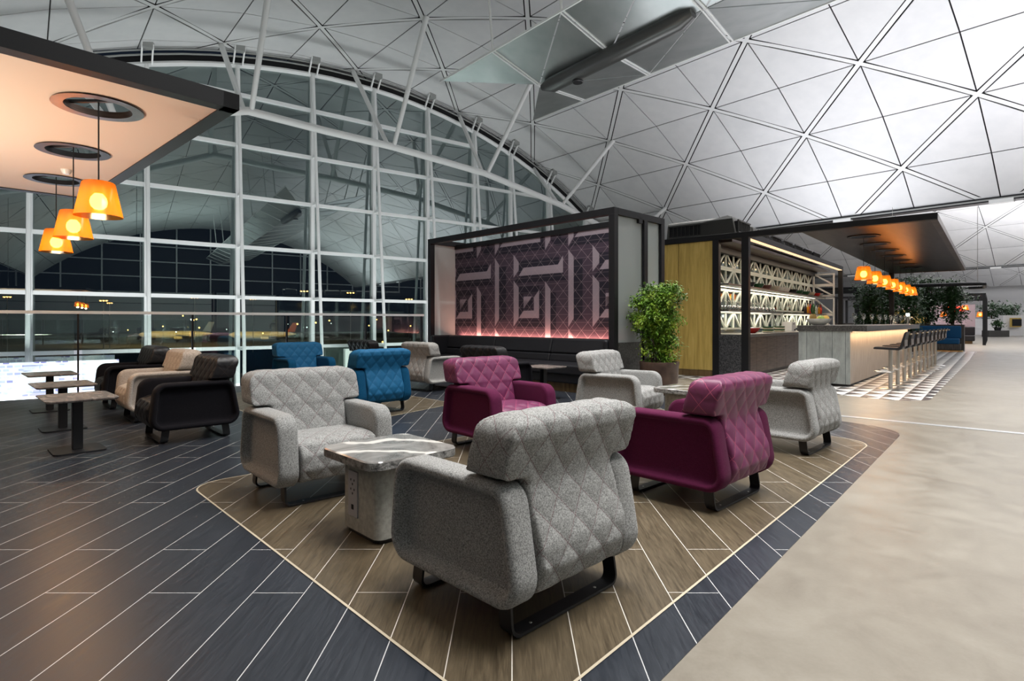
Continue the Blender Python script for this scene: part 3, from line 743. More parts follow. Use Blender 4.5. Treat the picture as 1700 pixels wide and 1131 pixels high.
chair((1.24,3.84), -44, 'purple_cloth', 'purple_leather', 'purple armchair seen from behind, between two grey chairs', g1)
chair((2.54,5.28), -45, 'grey_felt', 'grey_quilt', 'grey felt armchair seen from behind at the corner beside the concrete walkway', g1)
chair((1.245,6.545), 125, 'grey_felt', 'grey_quilt', 'grey felt armchair beside the planted pot, facing right', g1)
chair((-3.42,9.3), 137, 'blue_cloth', 'blue_quilt', 'blue armchair facing the camera near the balustrade', g1)
chair((-1.84,7.32), -46, 'blue_cloth', 'blue_quilt', 'blue quilted armchair seen from behind, next to the grey foreground chair', g1)
chair((-1.38,9.76), 44, 'light_felt', 'light_quilt', 'pale grey armchair facing the black sofa, seen from its back and side', g1)
chair((-.233,8.3), 44, 'black_cloth', 'black_leather', 'black armchair behind the purple chair, facing the sofa', g1)
chair((-2.67,11.0), 44, 'black_cloth', 'black_leather', 'black armchair behind the blue chairs, close to the balustrade', g1)
g2 = 'row of three lounge chairs on the left'
chair((-3.29,5.74), -133.5, 'black_cloth', 'black_leather', 'black armchair nearest the camera in the row of three on the left', g2)
chair((-4.27,6.85), -133.5, 'beige_felt', 'beige_quilt', 'beige felt armchair in the middle of the row of three on the left', g2)
chair((-5.26,7.86), -133.5, 'black_cloth', 'black_leather', 'black armchair nearest the balustrade in the row of three on the left', g2)

# ================================================================== TABLES
def stone_table(pos, rz, label, socket):
    r = thing('side_table', label, 'side table', (pos[0], pos[1], .004), rz, 'marble topped side tables')
    top = MB(); a = rpoly(rect(.56,.56), .075, 0, 6); b = rpoly(rect(.56,.56), .075, .006, 6)
    top.loops([[(x,y,.405) for x,y in b], [(x,y,.411) for x,y in a], [(x,y,.449) for x,y in a]], 1, False); n = len(a)
    top.add([(x,y,.449) for x,y in a]+[(x,y,.455) for x,y in b], [(i,(i+1)%n,n+(i+1)%n,n+i) for i in range(n)]+[tuple(range(n,2*n))], 0)
    top.add([(x,y,.405) for x,y in b], [tuple(range(n))[::-1]], 1)
    top.build('table_top', [M['marble'], M['marble_edge']], r, smooth=30)
    MB().prism(rpoly(rect(.38,.38), .05, 0, 6), .025, .405).build('base', M['cast_concrete'], r, smooth=40)
    MB().prism(rpoly(rect(.35,.35), .05, 0, 6), 0, .025).build('plinth', M['black_metal'], r)
    if socket:
        spl = MB().box((-.055,-.193,.22), (.098,.008,.245)).build('socket_plate', M['socket_grey'], r, bevel=.002)
        h = MB()
        for z in (.285,.235):
            for dx, dz, s in ((-.018,.010,.006),(.018,.010,.006),(0,-.012,.008)): h.box((-.055+dx,-.1975,z+dz), (s,.002,.011))
        h.box((-.055,-.1975,.150), (.022,.002,.026)); h.build('socket_holes', M['dark_gap'], spl)
    return r
stone_table((-.68,3.15), R_(-46), 'foreground marble-topped side table on a concrete base with a socket strip', True)
stone_table((.66,4.62), R_(-46), 'marble-topped side table half hidden behind the large foreground chair', False)
stone_table((1.87,6.0), R_(-46), 'marble-topped side table on a concrete base in front of the planted pot', False)
def pedestal(pos, rz, label, w, d, group, base=(.40,.38)):
    r = thing('pedestal_table', label, 'table', (pos[0], pos[1], .004), rz, group)
    a = rpoly([(-w/2,-d/2),(w/2,-d/2),(w/2,d/2),(-w/2,d/2)], .055, 0, 3); b = rpoly(rect(w,d), .055, .014, 3)
    MB().loops([[(x,y,.462) for x,y in b], [(x,y,.476) for x,y in a], [(x,y,.484) for x,y in a]]).build('table_top', M['marble_brown'], r)
    MB().prism(rpoly(rect(*base), .05, 0, 4), 0, .012).build('foot_plate', M['black_metal'], r)
    MB().box((0,0,.237), (.075,.075,.45)).build('column', M['black_metal'], r, bevel=.004)
    return r
g3 = 'three pedestal tables in a row on the left'
pedestal((-3.9,5.08), R_(-44), 'low pedestal table nearest the camera in the row of three on the left', .66, .52, g3)
pedestal((-4.84,6.1), R_(-44), 'low pedestal table in the middle of the row of three on the left', .66, .52, g3)
pedestal((-6.0,7.35), R_(-44), 'low pedestal table nearest the balustrade in the row of three on the left', .66, .52, g3)
pedestal((.47,8.5), R_(-44), 'low pedestal table between the black chair and the black sofa', .55, .5, 'pedestal tables by the sofa')

# ================================================================== LEFT CANOPY
cn = thing('ceiling_canopy', 'peach coloured hanging canopy panel with a dark rim at upper left', 'canopy', (-2.2,4.57,0), R_(-42.5))
# local y along the bar direction (away), x to the right; panel runs back towards -x? -> width along -y, length along the other edge
CL, CWD, ZS = 5.05, 4.2, 2.87
# far edge direction of the canopy (-.70,.71) is local -x (turned by two degrees)
MB().b2((-CL,-CWD,ZS+.03), (0,0,ZS+.10)).build('deck', M['dark_frame'], cn)
rings = []
def hole_panel(name, lo, hi, holes, z0, z1, mat, parent):
    """flat soffit with round openings: strips of quads around each hole"""
    mb = MB(); (x0,y0),(x1,y1) = lo, hi
    along_x = (x1-x0) > (y1-y0)
    hs = sorted(holes, key=lambda h: h[0] if along_x else h[1])
    def quad(a, b, c, d):
        for z in (z0, z1): mb.add([(a,b,z),(c,b,z),(c,d,z),(a,d,z)], [(0,1,2,3)])
    cuts = [x0 if along_x else y0]
    for hx, hy, hr in hs: c = hx if along_x else hy; cuts += [c-hr*1.2, c+hr*1.2]
    cuts.append(x1 if along_x else y1)
    for i in range(0, len(cuts)-1, 2):
        if along_x: quad(cuts[i], y0, cuts[i+1], y1)
        else: quad(x0, cuts[i], x1, cuts[i+1])
    N = 48
    for hx, hy, hr in hs:
        q = hr*1.2
        if along_x: X0, X1, Y0, Y1 = hx-q, hx+q, y0, y1
        else: X0, X1, Y0, Y1 = x0, x1, hy-q, hy+q
        out = []; inn = []
        for k in range(N):
            a = 2*math.pi*k/N+math.pi/4; c, s = math.cos(a), math.sin(a)
            tx = ((X1-hx) if c > 0 else (X0-hx))/c if abs(c) > 1e-6 else 1e9; ty = ((Y1-hy) if s > 0 else (Y0-hy))/s if abs(s) > 1e-6 else 1e9
            t = min(tx, ty); out.append((hx+c*t, hy+s*t)); inn.append((hx+c*hr, hy+s*hr))
        # corners exactly
        for z in (z0, z1):
            mb.add([(x,y,z) for x,y in out]+[(x,y,z) for x,y in inn], [(k,(k+1)%N,N+(k+1)%N,N+k) for k in range(N)])
            for cx_, cy_ in ((X0,Y0),(X1,Y0),(X1,Y1),(X0,Y1)):
                best = sorted(range(N), key=lambda k: (out[k][0]-cx_)**2+(out[k][1]-cy_)**2)[:2]
                if abs(out[best[0]][0]-cx_)+abs(out[best[0]][1]-cy_) > 1e-4:
                    mb.add([(out[best[0]][0],out[best[0]][1],z),(cx_,cy_,z),(out[best[1]][0],out[best[1]][1],z)], [(0,1,2)])
        mb.add([(x,y,z0) for x,y in inn]+[(x,y,z1) for x,y in inn], [(k,(k+1)%N,N+(k+1)%N,N+k) for k in range(N)])
    return mb.build(name, mat, parent, norm=False)
def tolocal(o, p): d = Vector((p[0]-o.location.x, p[1]-o.location.y, 0)); d.rotate(Matrix.Rotation(-o.rotation_euler.z, 3, 'Z')); return d.x, d.y
RW = [(-3.30,4.52),(-4.40,5.68),(-5.49,6.82)]
holes = [(*tolocal(cn, p), .235) for p in RW]
for ch in list(cn.children): bpy.data.objects.remove(ch)
hole_panel('deck', (-CL,-CWD), (0,0), holes, ZS+.012, ZS+.035, M['dark_frame'], cn)
hole_panel('soffit', (-CL+.12,-CWD+.12), (-.12,-.12), holes, ZS-.0, ZS+.011, M['peach_soffit'], cn)
fr = MB()
fr.b2((-CL,-.12,ZS-.01),(0,0,ZS+.115)); fr.b2((-CL,-CWD,ZS-.01),(0,-CWD+.12,ZS+.115)); fr.b2((-.12,-CWD,ZS-.01),(0,0,ZS+.115)); fr.b2((-CL,-CWD,ZS-.01),(-CL+.12,0,ZS+.115))
fr.build('rim', M['dark_frame'], cn)
for hx, hy, hr in holes:
    MB().lathe([(.235,0),(.30,-.006),(.305,-.014),(.225,-.014),(.225,.04),(.235,.04)], 48, (hx,hy,ZS), 0, True).build('opening_ring', M['bronze'] if (hx,hy,hr) == holes[0] else M['black_metal'], cn, smooth=30)
for x, y in ((-2.4,-3.9),(-4.6,-3.9)): MB().cyl((x,y,ZS+.1),(x,y,8.5),.012,6).build('hanging_rod', M['steel'], cn)
sd = MB().lathe([(0,-.05),(.03,-.05),(.04,-.035),(.05,-.02),(.055,0),(0,0)], 20).build('smoke_detector', M['white_gloss'], loc=(-5.03,6.39,ZS), smooth=40)
tag(sd, 'small white smoke detector on the peach canopy soffit', 'smoke detector')
def pendant(pos, ztop, zc, label, group, power, arm=.24):
    r = thing('pendant_lamp', label, 'pendant lamp', (pos[0], pos[1], zc), 0, group)
    sh = MB(); H2 = .1375
    n = 40; prof = [(.165,-H2),(.112,H2-.01),(.10,H2),(.0,H2)]; sh.lathe(prof, n)
    sh.build('shade', M['amber_glass'], r, smooth=40)
    MB().cyl((0,0,H2),(0,0,ztop-zc),.006,6).build('cord', M['black_metal'], r)
    sk = MB().lathe([(0,.04),(.022,.04),(.026,.07),(.012,H2),(0,H2)], 14).build('socket', M['brass'], r, smooth=40)
    MB().lathe([(0,-.085),(.03,-.078),(.052,-.055),(.060,-.02),(.052,.015),(.028,.045),(0,.045)], 18).build('bulb', M['bulb'], sk, smooth=60)
    MB().bar((-arm,0,ztop-zc+.0),(arm,0,ztop-zc+.0),.03,.02).build('mount_bar', M['black_metal'], r)
    d = bpy.data.lights.new('pendant_glow', 'POINT'); d.energy = power; d.color = (1,.62,.30); d.shadow_soft_size = .05
    lo = bpy.data.objects.new('pendant_glow', d); col.objects.link(lo); lo.location = (pos[0], pos[1], zc-.16)
    return r
for p, lab in zip(RW, ('amber pendant lamp nearest the camera under the peach canopy', 'middle amber pendant lamp of the three under the peach canopy', 'amber pendant lamp farthest back of the three under the peach canopy')):
    pendant(p, ZS+.045, 2.13, lab, 'pendants under the left canopy', 9)

# ================================================================== PAVILION with the patterned panel, sofa and plant
PO = (1.61, 8.91, 0); PR = -R_(45.6); PW = 4.95; PD = 1.40; PP = .72
pv = thing('sofa_pavilion', 'black framed open booth with ribbed glass ends and a purple patterned back panel', 'booth', PO, PR)
T = .11
for x, y in ((0,0),(-PW,0),(0,PD),(-PW,PD),(0,.86)):
    MB().box((x+(-T/2 if x == 0 else T/2), y+T/2, 1.43), (T, T, 2.86)).build('post', M['dark_frame'], pv, bevel=.004)
for lo, hi in (((-PW,0,2.86),(0,T,2.97)), ((-PW,PP-.02,2.80),(0,PP+.09,2.90)), ((-PW,PD,2.86),(0,PD+T,2.97)), ((-T,T,2.86),(0,PD,2.97)), ((-PW,T,2.86),(-PW+T,PD,2.97))):
    MB().b2(lo, hi).build('beam', M['dark_frame'], pv, bevel=.004)
for x in (-.055, -PW+.055):
    for y0, y1 in ((T,.86),(.97,PD)):
        MB().b2((x-.008,y0,.82),(x+.008,y1,2.86)).build('ribbed_glass_panel', M['ribbed_glass'], pv)
        MB().b2((x-.02,y0,0),(x+.02,y1,.82)).build('kick_panel', M['stone_dark'], pv)
        for yy in (y0+.012, y1-.012): MB().b2((x-.014,yy-.012,.82),(x+.014,yy+.012,2.86)).build('glass_edge', M['steel'], pv)
# printed panel: three tones plus a thin triangular line grid
def printed(key, c):
    m = Mt(key, c, .55, 0, .3); uv = m.sep(m.coord('UV'))
    def ln(expr, wdt): return m.math('LESS_THAN', m.math('PINGPONG', expr, .5), wdt)
    S = .147; u = m.math('DIVIDE', uv[0], S*2); v = m.math('DIVIDE', uv[1], S*2)
    L1 = ln(m.math('ADD', u, v), .010); L2 = ln(m.math('SUBTRACT', u, v), .010); L3 = ln(m.math('MULTIPLY', v, 2), .018)
    L = m.math('MAXIMUM', m.math('MAXIMUM', L1, L2), m.math('MULTIPLY', L3, .4))
    m.base(m.mix(m.math('MULTIPLY', L, .85), c, (.42,.33,.36))); return m.m
pm = [printed('panel_plum', (.058,.040,.060)), printed('panel_light', (.30,.25,.29)), printed('panel_navy', (.018,.016,.028))]
mb = MB(); UV = []
def clip(poly, lo, hi, ax):
    for side, lim in ((1, lo), (-1, hi)):
        out = []
        for i in range(len(poly)):
            a, b = poly[i-1], poly[i]; da, db = side*(a[ax]-lim), side*(b[ax]-lim)
            if (da >= 0) != (db >= 0): t = da/(da-db); out.append((a[0]+(b[0]-a[0])*t, a[1]+(b[1]-a[1])*t))
            if db >= 0: out.append(b)
        poly = out
        if not poly: return []
    return poly
UMAX = 4.5; ZB, ZT = .5, 2.82
def pp(poly, mat, lift):
    poly = clip(clip(poly, -.34, UMAX, 0), ZB, ZT, 1)
    if len(poly) < 3: return
    mb.add([(-4.74+(u+.19)*.985, PP-lift, z) for u, z in poly], [tuple(range(len(poly)))], mat)
    UV.append([(u-1.02, z-1.0) for u, z in poly])
pp([(-.4,.4),(5,.4),(5,3.2),(-.4,3.2)], 0, 0)
for s in (-2.04, 0, 2.04):
    for mat, polys in ((2, [
        [(1.30,2.86),(2.2,2.86),(2.34,3.0),(1.16,3.0)], [(1.02,2.52),(1.18,2.71),(2.34,2.71),(2.47,2.56),(1.10,2.56)],
        [(1.74,2.38),(2.83,2.38),(2.83,2.24),(1.87,2.24),(1.74,2.10)], [(1.74,2.08),(2.93,2.08),(3.02,1.94),(1.60,1.94)],
        [(1.25,1.2),(1.36,1.2),(1.36,2.3),(1.15,2.3),(1.15,1.1)], [(1.74,1.26),(1.87,1.38),(1.87,1.72),(2.31,1.72),(2.31,1.86),(1.74,1.86)],
        [(1.74,1.20),(2.36,1.20),(2.47,1.06),(1.66,1.06)], [(2.61,1.0),(2.75,1.0),(2.75,1.7),(2.61,1.76)], [(2.75,2.72),(2.88,2.72),(2.88,3),(2.75,3)],
        [(2.61,2.72),(2.75,2.6),(3.02,2.6),(3.02,2.72)], [(2.31,1.23),(2.40,1.16),(2.40,1.84),(2.31,1.77)], [(2.36,2.60),(2.42,2.56),(2.42,3.0),(2.36,3.0)]]),
      (1, [[(1.02,.4),(1.15,.4),(1.15,.86),(1.02,1.02)], [(1.02,1.06),(1.15,1.22),(1.15,2.35),(1.02,2.50)], [(1.02,2.56),(1.15,2.72),(1.15,3.2),(1.02,3.2)],
        [(1.59,2.53),(1.74,2.36),(1.74,2.20),(1.59,2.05)], [(1.59,2.00),(1.74,1.85),(1.74,1.22),(1.59,1.06)],
        [(1.74,2.08),(2.93,2.08),(2.93,2.40),(2.80,2.24),(1.88,2.24)], [(1.17,2.71),(2.34,2.71),(2.34,3.05),(2.18,2.86),(1.32,2.86)],
        [(2.47,.4),(2.61,.4),(2.61,1.78),(2.47,1.94)], [(2.47,2.54),(2.61,2.72),(2.61,3.2),(2.47,3.2)],
        [(1.74,1.23),(2.31,1.23),(2.31,1.78),(2.17,1.64),(2.17,1.38),(1.88,1.38)], [(1.88,1.42),(2.12,1.66),(1.88,1.66)], [(1.88,1.42),(2.0,1.54),(1.94,1.60),(1.88,1.60)]])):
        for po in polys: pp([(u+s, z) for u, z in po], mat, .002 if mat == 2 else .004)
    pp([(1.90+s,1.42),(2.13+s,1.42),(2.13+s,1.65)], 2, .005)
me = mb.mesh('pattern_panel', 0, False); uvl = me.uv_layers.new(name='UVMap')
for p, uv in zip(me.polygons, UV):
    for li, q in zip(p.loop_indices, uv): uvl.data[li].uv = q
for x in pm: me.materials.append(x)
o = bpy.data.objects.new('pattern_panel', me); col.objects.link(o); o.parent = pv
MB().b2((-PW+.06,PP+.002,0),(-.05,PP+.05,2.82)).build('back_board', M['dark_frame'], pv)
MB().b2((-PW+.2,PP-.055,.80),(-.25,PP-.035,.815)).build('led_strip', M['led_pink'], pv)
def plocal(o, p): return Matrix.Translation(o[0]) @ Matrix.Rotation(o[1], 4, 'Z') @ Vector(p)
area('panel_led', plocal((Vector(PO), PR), (-PW/2-.05, PP-.05, .83)), Vector((0,.12,1)).cross(Vector()) if False else (Matrix.Rotation(PR,3,'Z') @ Vector((0,.10,1))), 4.4, .03, 34, (1,.42,.30), 0)
for l in bpy.data.lights:
    pass
bpy.data.objects['panel_led'].rotation_euler = (Matrix.Rotation(PR,3,'Z') @ Matrix.Rotation(R_(174),3,'X')).to_euler()
# sofa
sf = thing('bench_sofa', 'long black upholstered sofa in front of the purple patterned panel', 'sofa', PO, PR)
MB().b2((-PW+.2,-.20,0),(-.2,.62,.15)).build('plinth', M['wood_plinth'], sf)
MB().b2((-PW+.13,-.28,.15),(-.13,.62,.30)).build('base', M['sofa_black'], sf, bevel=.02)
sx = [-4.8,-3.22,-1.68,-.14]
for i in range(3):
    x0, x1 = sx[i]+.004, sx[i+1]-.004
    MB().b2((x0,-.31,.29),(x1,.40,.45)).build('seat_cushion', M['sofa_black'], sf, bevel=.03, seg=4)
    def slab(y0,z0,y1,z1,t): return [(y0,z0),(y0+t,z0),(y1+t,z1),(y1,z1)]
    mm = MB(); pr = [(.33,.44),(.60,.44),(.60,.585),(.36,.585)]; k = xprism(pr, x0, x1); k.build('lumbar_cushion', M['sofa_black'], sf, bevel=.03, seg=3)
    k = xprism([(.36,.59),(.62,.59),(.63,.86),(.43,.86)], x0, x1); k.build('back_cushion', M['sofa_black'], sf, bevel=.035, seg=3)
for x0, x1 in ((-4.84,-4.73),(-.225,-.125)):
    MB().b2((x0,-.02,.44),(x1,.55,.865)).build('end_cushion', M['sofa_black'], sf, bevel=.04, seg=4)
# potted plant
def foliage(rnd, clusters, size, mat, name, parent, droop=.5, per=14, spread=.13):
    mb = MB()
    for c in clusters:
        for _ in range(per):
            p = Vector(c)+Vector((rnd.gauss(0,spread), rnd.gauss(0,spread), rnd.gauss(0,spread*.7)))
            yaw = rnd.uniform(0, 2*math.pi); tilt = rnd.gauss(-droop, .5); s = size*rnd.uniform(.6,1.3)
            d = Vector((math.cos(yaw)*math.cos(tilt), math.sin(yaw)*math.cos(tilt), math.sin(tilt))); sd_ = d.cross(Vector((0,0,1)))
            if sd_.length < .05: continue
            sd_.normalize(); sd_ *= s*.24; up = sd_.cross(d).normalized()*s*.08
            mb.add([p, p+d*s*.45+sd_-up, p+d*s, p+d*s*.45-sd_-up, p+d*s*.5+up*.5], [(0,1,4),(1,2,4),(2,3,4),(3,0,4)])
    return mb.build(name, mat, parent, norm=False)
rnd = random.Random(11)
pt = thing('potted_plant', 'tall leafy green plant in a brown glazed round pot in front of the booth', 'plant', (2.36,9.08,0))
MB().lathe([(0,0),(.23,0),(.255,.02),(.29,.2),(.305,.45),(.315,.50),(.31,.52),(.285,.52),(.28,.46),(0,.46)], 40).build('pot', M['planter_bronze'], pt, smooth=40)
MB().lathe([(0,.47),(.279,.47)], 24).build('soil', M['soil'], pt)
stm = MB(); cl = []
for i in range(13):
    a = rnd.uniform(0,6.28); r0 = rnd.uniform(.02,.16); r1 = rnd.uniform(.05,.30); h = rnd.uniform(1.0,1.68)
    pts = [(r0*math.cos(a)*(1-t)+r1*math.cos(a)*t+rnd.gauss(0,.015), r0*math.sin(a)*(1-t)+r1*math.sin(a)*t+rnd.gauss(0,.015), .47+(h-.47)*t) for t in (0,.25,.5,.75,1)]
    stm.tube(pts, [.013,.012,.010,.008,.005], 6)
    for k in range(10):
        t = rnd.uniform(.08,1) if k > 5 else rnd.uniform(.6,1.02)
        p = Vector(pts[0]).lerp(Vector(pts[-1]), t); aa = rnd.uniform(0,6.28); rr_ = rnd.uniform(.02,.20)*(.35+.65*t)
        cl.append(p+Vector((rr_*math.cos(aa), rr_*math.sin(aa), rnd.uniform(-.05,.07))))
for k in range(24):
    a = rnd.uniform(0,6.28); cl.append(Vector((.27*math.cos(a)*rnd.uniform(.2,1.3), .27*math.sin(a)*rnd.uniform(.2,1.3), rnd.uniform(1.45,1.74))))
stm.build('stem', M['bark'], pt, smooth=60)
foliage(rnd, cl, .058, M['leaf'], 'foliage', pt, .5, 82, .056)

# ================================================================== KIOSK
kf = thing('kiosk', 'black framed bar kiosk with tall oak front doors and a granite side panel', 'kiosk', KO, KR)
KZ = 2.97
for x0, x1, y0, y1 in ((-.07,.07,0,.13),(-.66,-.53,0,.13),(-.07,.06,9.3,9.43),(-2.75,-2.62,0,.13)):
    MB().b2((x0,y0,0),(x1,y1,KZ-.11)).build('post', M['dark_frame'], kf, bevel=.004)
MB().b2((-2.75,0,KZ-.11),(3.1,.13,KZ)).build('front_beam', M['dark_frame'], kf, bevel=.004)
MB().b2((-.06,.13,KZ-.12),(.06,9.43,KZ)).build('side_beam', M['dark_frame'], kf, bevel=.004)
MB().b2((-.05,.15,KZ-.135),(.05,9.28,KZ-.121)).build('led_strip', M['led_warm'], kf)
MB().b2((-2.7,.13,KZ-.06),(-.75,9.4,KZ-.01)).build('roof_deck', M['dark_frame'], kf)
MB().b2((-.82,.13,KZ-.30),(-.70,9.4,KZ-.06)).build('inner_beam', M['dark_frame'], kf)
MB().b2((-.70,.14,KZ-.16),(-.30,9.3,KZ-.10)).build('soffit', M['bronze'], kf)
for x0, x1 in ((-2.60,-1.418),(-1.405,-.668)):
    MB().b2((x0,.03,.14),(x1,.06,KZ-.115)).build('door', M['wood_oak'], kf, bevel=.002)
MB().b2((-2.62,.04,0),(-.66,.07,.135)).build('kick_board', M['wood_plinth'], kf)
MB().b2((-.53,.02,0),(-.07,.10,.88)).build('granite_panel', M['terrazzo_dark'], kf)
MB().b2((-2.62,9.2,0),(-.82,9.3,KZ-.1)).build('end_wall', M['dark_frame'], kf)
MB().b2((-1.02,.14,0),(-.99,9.2,KZ-.1)).build('back_glass', M['back_mirror'], kf)
ctr = thing('back_counter', 'dark bronze fronted back counter with a stone top inside the kiosk', 'counter', KO, KR)
MB().b2((-.98,.14,.84),(-.02,9.2,.90)).build('worktop', M['stone_dark'], ctr, bevel=.004)
MB().b2((-.95,.16,.0),(-.09,9.15,.08)).build('kick_board', M['black_metal'], ctr)
for i in range(12): MB().b2((-.95,.16+.744*i,.08),(-.05,.156+.744*(i+1),.835)).build('cabinet_door', M['bronze'], ctr, bevel=.003)
lt = thing('lattice_screen', 'white lattice screen of slanted bars behind the kiosk shelves', 'screen', KO, KR)
def lattice(y0, y1, z0, z1, inv, x=-.80):
    mb = MB(); n = 1; cw = (y1-y0)/n; D = .03; Wd = .042
    def bar(a, b): mb.bar((x,a[0],a[1]), (x,b[0],b[1]), D, Wd, 0, (1,0,0)) if False else mb.bar((x,a[0],a[1]), (x,b[0],b[1]), Wd, D, 0, (1,0,0))
    for z in (z0+.02, z1-.02): bar((y0,z),(y1,z))
    for i in range(n):
        a, b = y0+i*cw, y0+(i+1)*cw; m_ = (a+b)/2
        bar((a,z0),(a,z1)); bar((m_,z0),(m_,z1))
        zt, zb = (z0, z1) if inv else (z1, z0)
        bar((m_,zb),(a,zt)); bar((m_,zb),(b,zt))
    return mb
for i in range(9):
    y0 = .16+1.0*i; y1 = y0+.995
    for z0, z1, inv in ((2.36,2.74,0),(1.98,2.355,1),(1.45,1.90,0),(.98,1.39,1)): lattice(y0, y1, z0, z1, inv).build('lattice_panel', M['lattice_white'], lt)
e_ = MB()
for z0, z1 in ((.95,1.4),(1.4,1.95),(1.99,2.36),(2.36,2.74)):
    for a, b in (((-.74,z0),(-.74,z1)),((-.15,z0),(-.15,z1)),((-.74,z0+.02),(-.15,z0+.02)),((-.74,z1-.02),(-.15,z1-.02)),((-.74,z1),(-.15,z0))):
        e_.bar((a[0],9.1,a[1]),(b[0],9.1,b[1]),.045,.04,0,(0,1,0))
e_.build('end_panel', M['white_paint'], lt)
def shelf(name, lab, y0, y1, z, x0=-.76, x1=-.38):
    r = thing(name, lab, 'shelf', KO, KR)
    bd = MB().b2((x0,y0,z-.03),(x1,y1,z)).build('board', M['stone_dark'], r)
    MB().b2((x0+.04,y0+.05,z-.038),(x0+.09,y1-.05,z-.031)).build('led_strip', M['led_white'], bd)
    return r
shelf('display_shelf', 'long top shelf of the kiosk carrying a row of bowls', .16, 9.05, 1.96)
shelf('display_shelf', 'middle kiosk shelf crowded with glasses, left of the bottles', .16, 4.2, 1.41)
shelf('display_shelf', 'kiosk shelf carrying the coloured bottles', 5.6, 9.05, 1.41)
mk = MB()
def karea(n, p, d, sx, sy, pw, c): 
    o = area(n, kp(*p), (Matrix.Rotation(KR,3,'Z') @ Vector(d)), sx, sy, pw, c); return o
def kstrip(n, p, L, pw, c, tilt=0):
    o = area(n, kp(*p), (0,0,-1), .06, L, pw, c); o.rotation_euler = (Matrix.Rotation(KR,3,'Z') @ Matrix.Rotation(tilt,3,'Y')).to_euler(); return o
kstrip('shelf_led', (-.70,4.5,1.915), 8.4, 22, (1,.86,.66))
kstrip('shelf_led', (-.70,2.1,1.365), 3.8, 16, (1,.86,.66))
kstrip('shelf_led', (-.70,7.3,1.365), 3.2, 13, (1,.86,.66))
kstrip('soffit_led', (-.45,4.6,2.80), 8.6, 13, (1,.85,.66))
kstrip('beam_led', (0,4.7,2.82), 9, 11, (1,.72,.42))
# bowls
def lathe_thing(name, lab, cat, prof, mat, p, group=None, n=20, inside=None):
    mb = MB().lathe(prof, n); o = mb.build(name, mat, loc=kp(*p), rz=KR, smooth=40); return tag(o, lab, cat, group)
BW = [(0,.0),(.05,.0),(.06,.01),(.10,.05),(.135,.12),(.128,.12),(.095,.055),(.05,.02),(0,.018)]
bowls = [('black','ceramic_black'),('green','ceramic_green'),('brown red','ceramic_brown'),('cream','ceramic_cream'),('white','ceramic_white'),('white','ceramic_white'),('black','ceramic_black'),('grey green','ceramic_green'),('green','ceramic_green'),('pale','ceramic_cream'),('red','ceramic_red'),('white','ceramic_white'),('white','ceramic_white')]
ordn = ['first','second','third','fourth','fifth','sixth','seventh','eighth','ninth','tenth','eleventh','twelfth','thirteenth']
bpx = [1244,1259,1272.5,1285.5,1295,1304,1316,1326,1337,1346,1354.7,1365,1375.5]
def ksolve(px, x):                      # distance along the kiosk of a thing standing x off its side line
    t = (px-850)/940; b = KO+KX*x; return (t*b.y-b.x)/(KB.x-t*KB.y)
for i, (cn_, mt) in enumerate(bowls):
    lathe_thing('bowl', '%s bowl on the top kiosk shelf, %s from the left' % (cn_, ordn[i]), 'bowl', BW, M[mt], (-.55, min(ksolve(bpx[i], -.55), 8.9), 1.96), 'bowls on the top shelf')
# glasses upside down on the middle shelf
WG = [(0,0),(.032,0),(.034,.003),(.006,.008),(.005,.08),(.012,.09),(.034,.115),(.039,.145),(.034,.19),(.032,.19),(.037,.145),(.032,.118),(.0,.095)]
WGI = [(r, .19-z) for r, z in WG]
g0 = None
for k in range(34):
    p = (-.46-.1*(k % 3), .35+.1*k, 1.41)
    if g0 is None: g0 = MB().lathe(WGI, 12).build('wine_glass', M['wine_glass'], loc=kp(*p), smooth=40); tag(g0, 'upturned stemmed glass in the bright crowd on the middle kiosk shelf', 'glass', 'glasses on the middle kiosk shelf'); o = g0
    else: o = g0.copy(); col.objects.link(o); o.location = kp(*p)
# bottles
BT = [(0,0),(.036,0),(.038,.005),(.038,.17),(.030,.205),(.013,.235),(.013,.29),(.015,.30),(0,.30)]
btl = [(1337,'dark','bottle_dark'),(1341.5,'yellow','bottle_amber'),(1345.5,'red','bottle_red'),(1351,'green','bottle_green'),(1355.5,'clear','bottle_clear'),(1359.5,'amber','bottle_amber'),(1362.5,'dark red','bottle_red'),(1368,'clear','bottle_clear'),(1373,'clear','bottle_clear'),(1382,'green','bottle_green')]
for i, (px, cn_, mt) in enumerate(btl):
    r = thing('bottle', '%s bottle on the kiosk bottle shelf, %s from the left' % (cn_, ordn[i]), 'bottle', kp(-.5, min(ksolve(px, -.5), 8.95), 1.41), 0, 'bottles on the kiosk shelf')
    MB().lathe(BT, 14).build('glass_body', M[mt], r, smooth=40); MB().lathe([(.0,.298),(.016,.298),(.016,.325),(0,.325)], 10).build('cap', M['black_metal'], r)
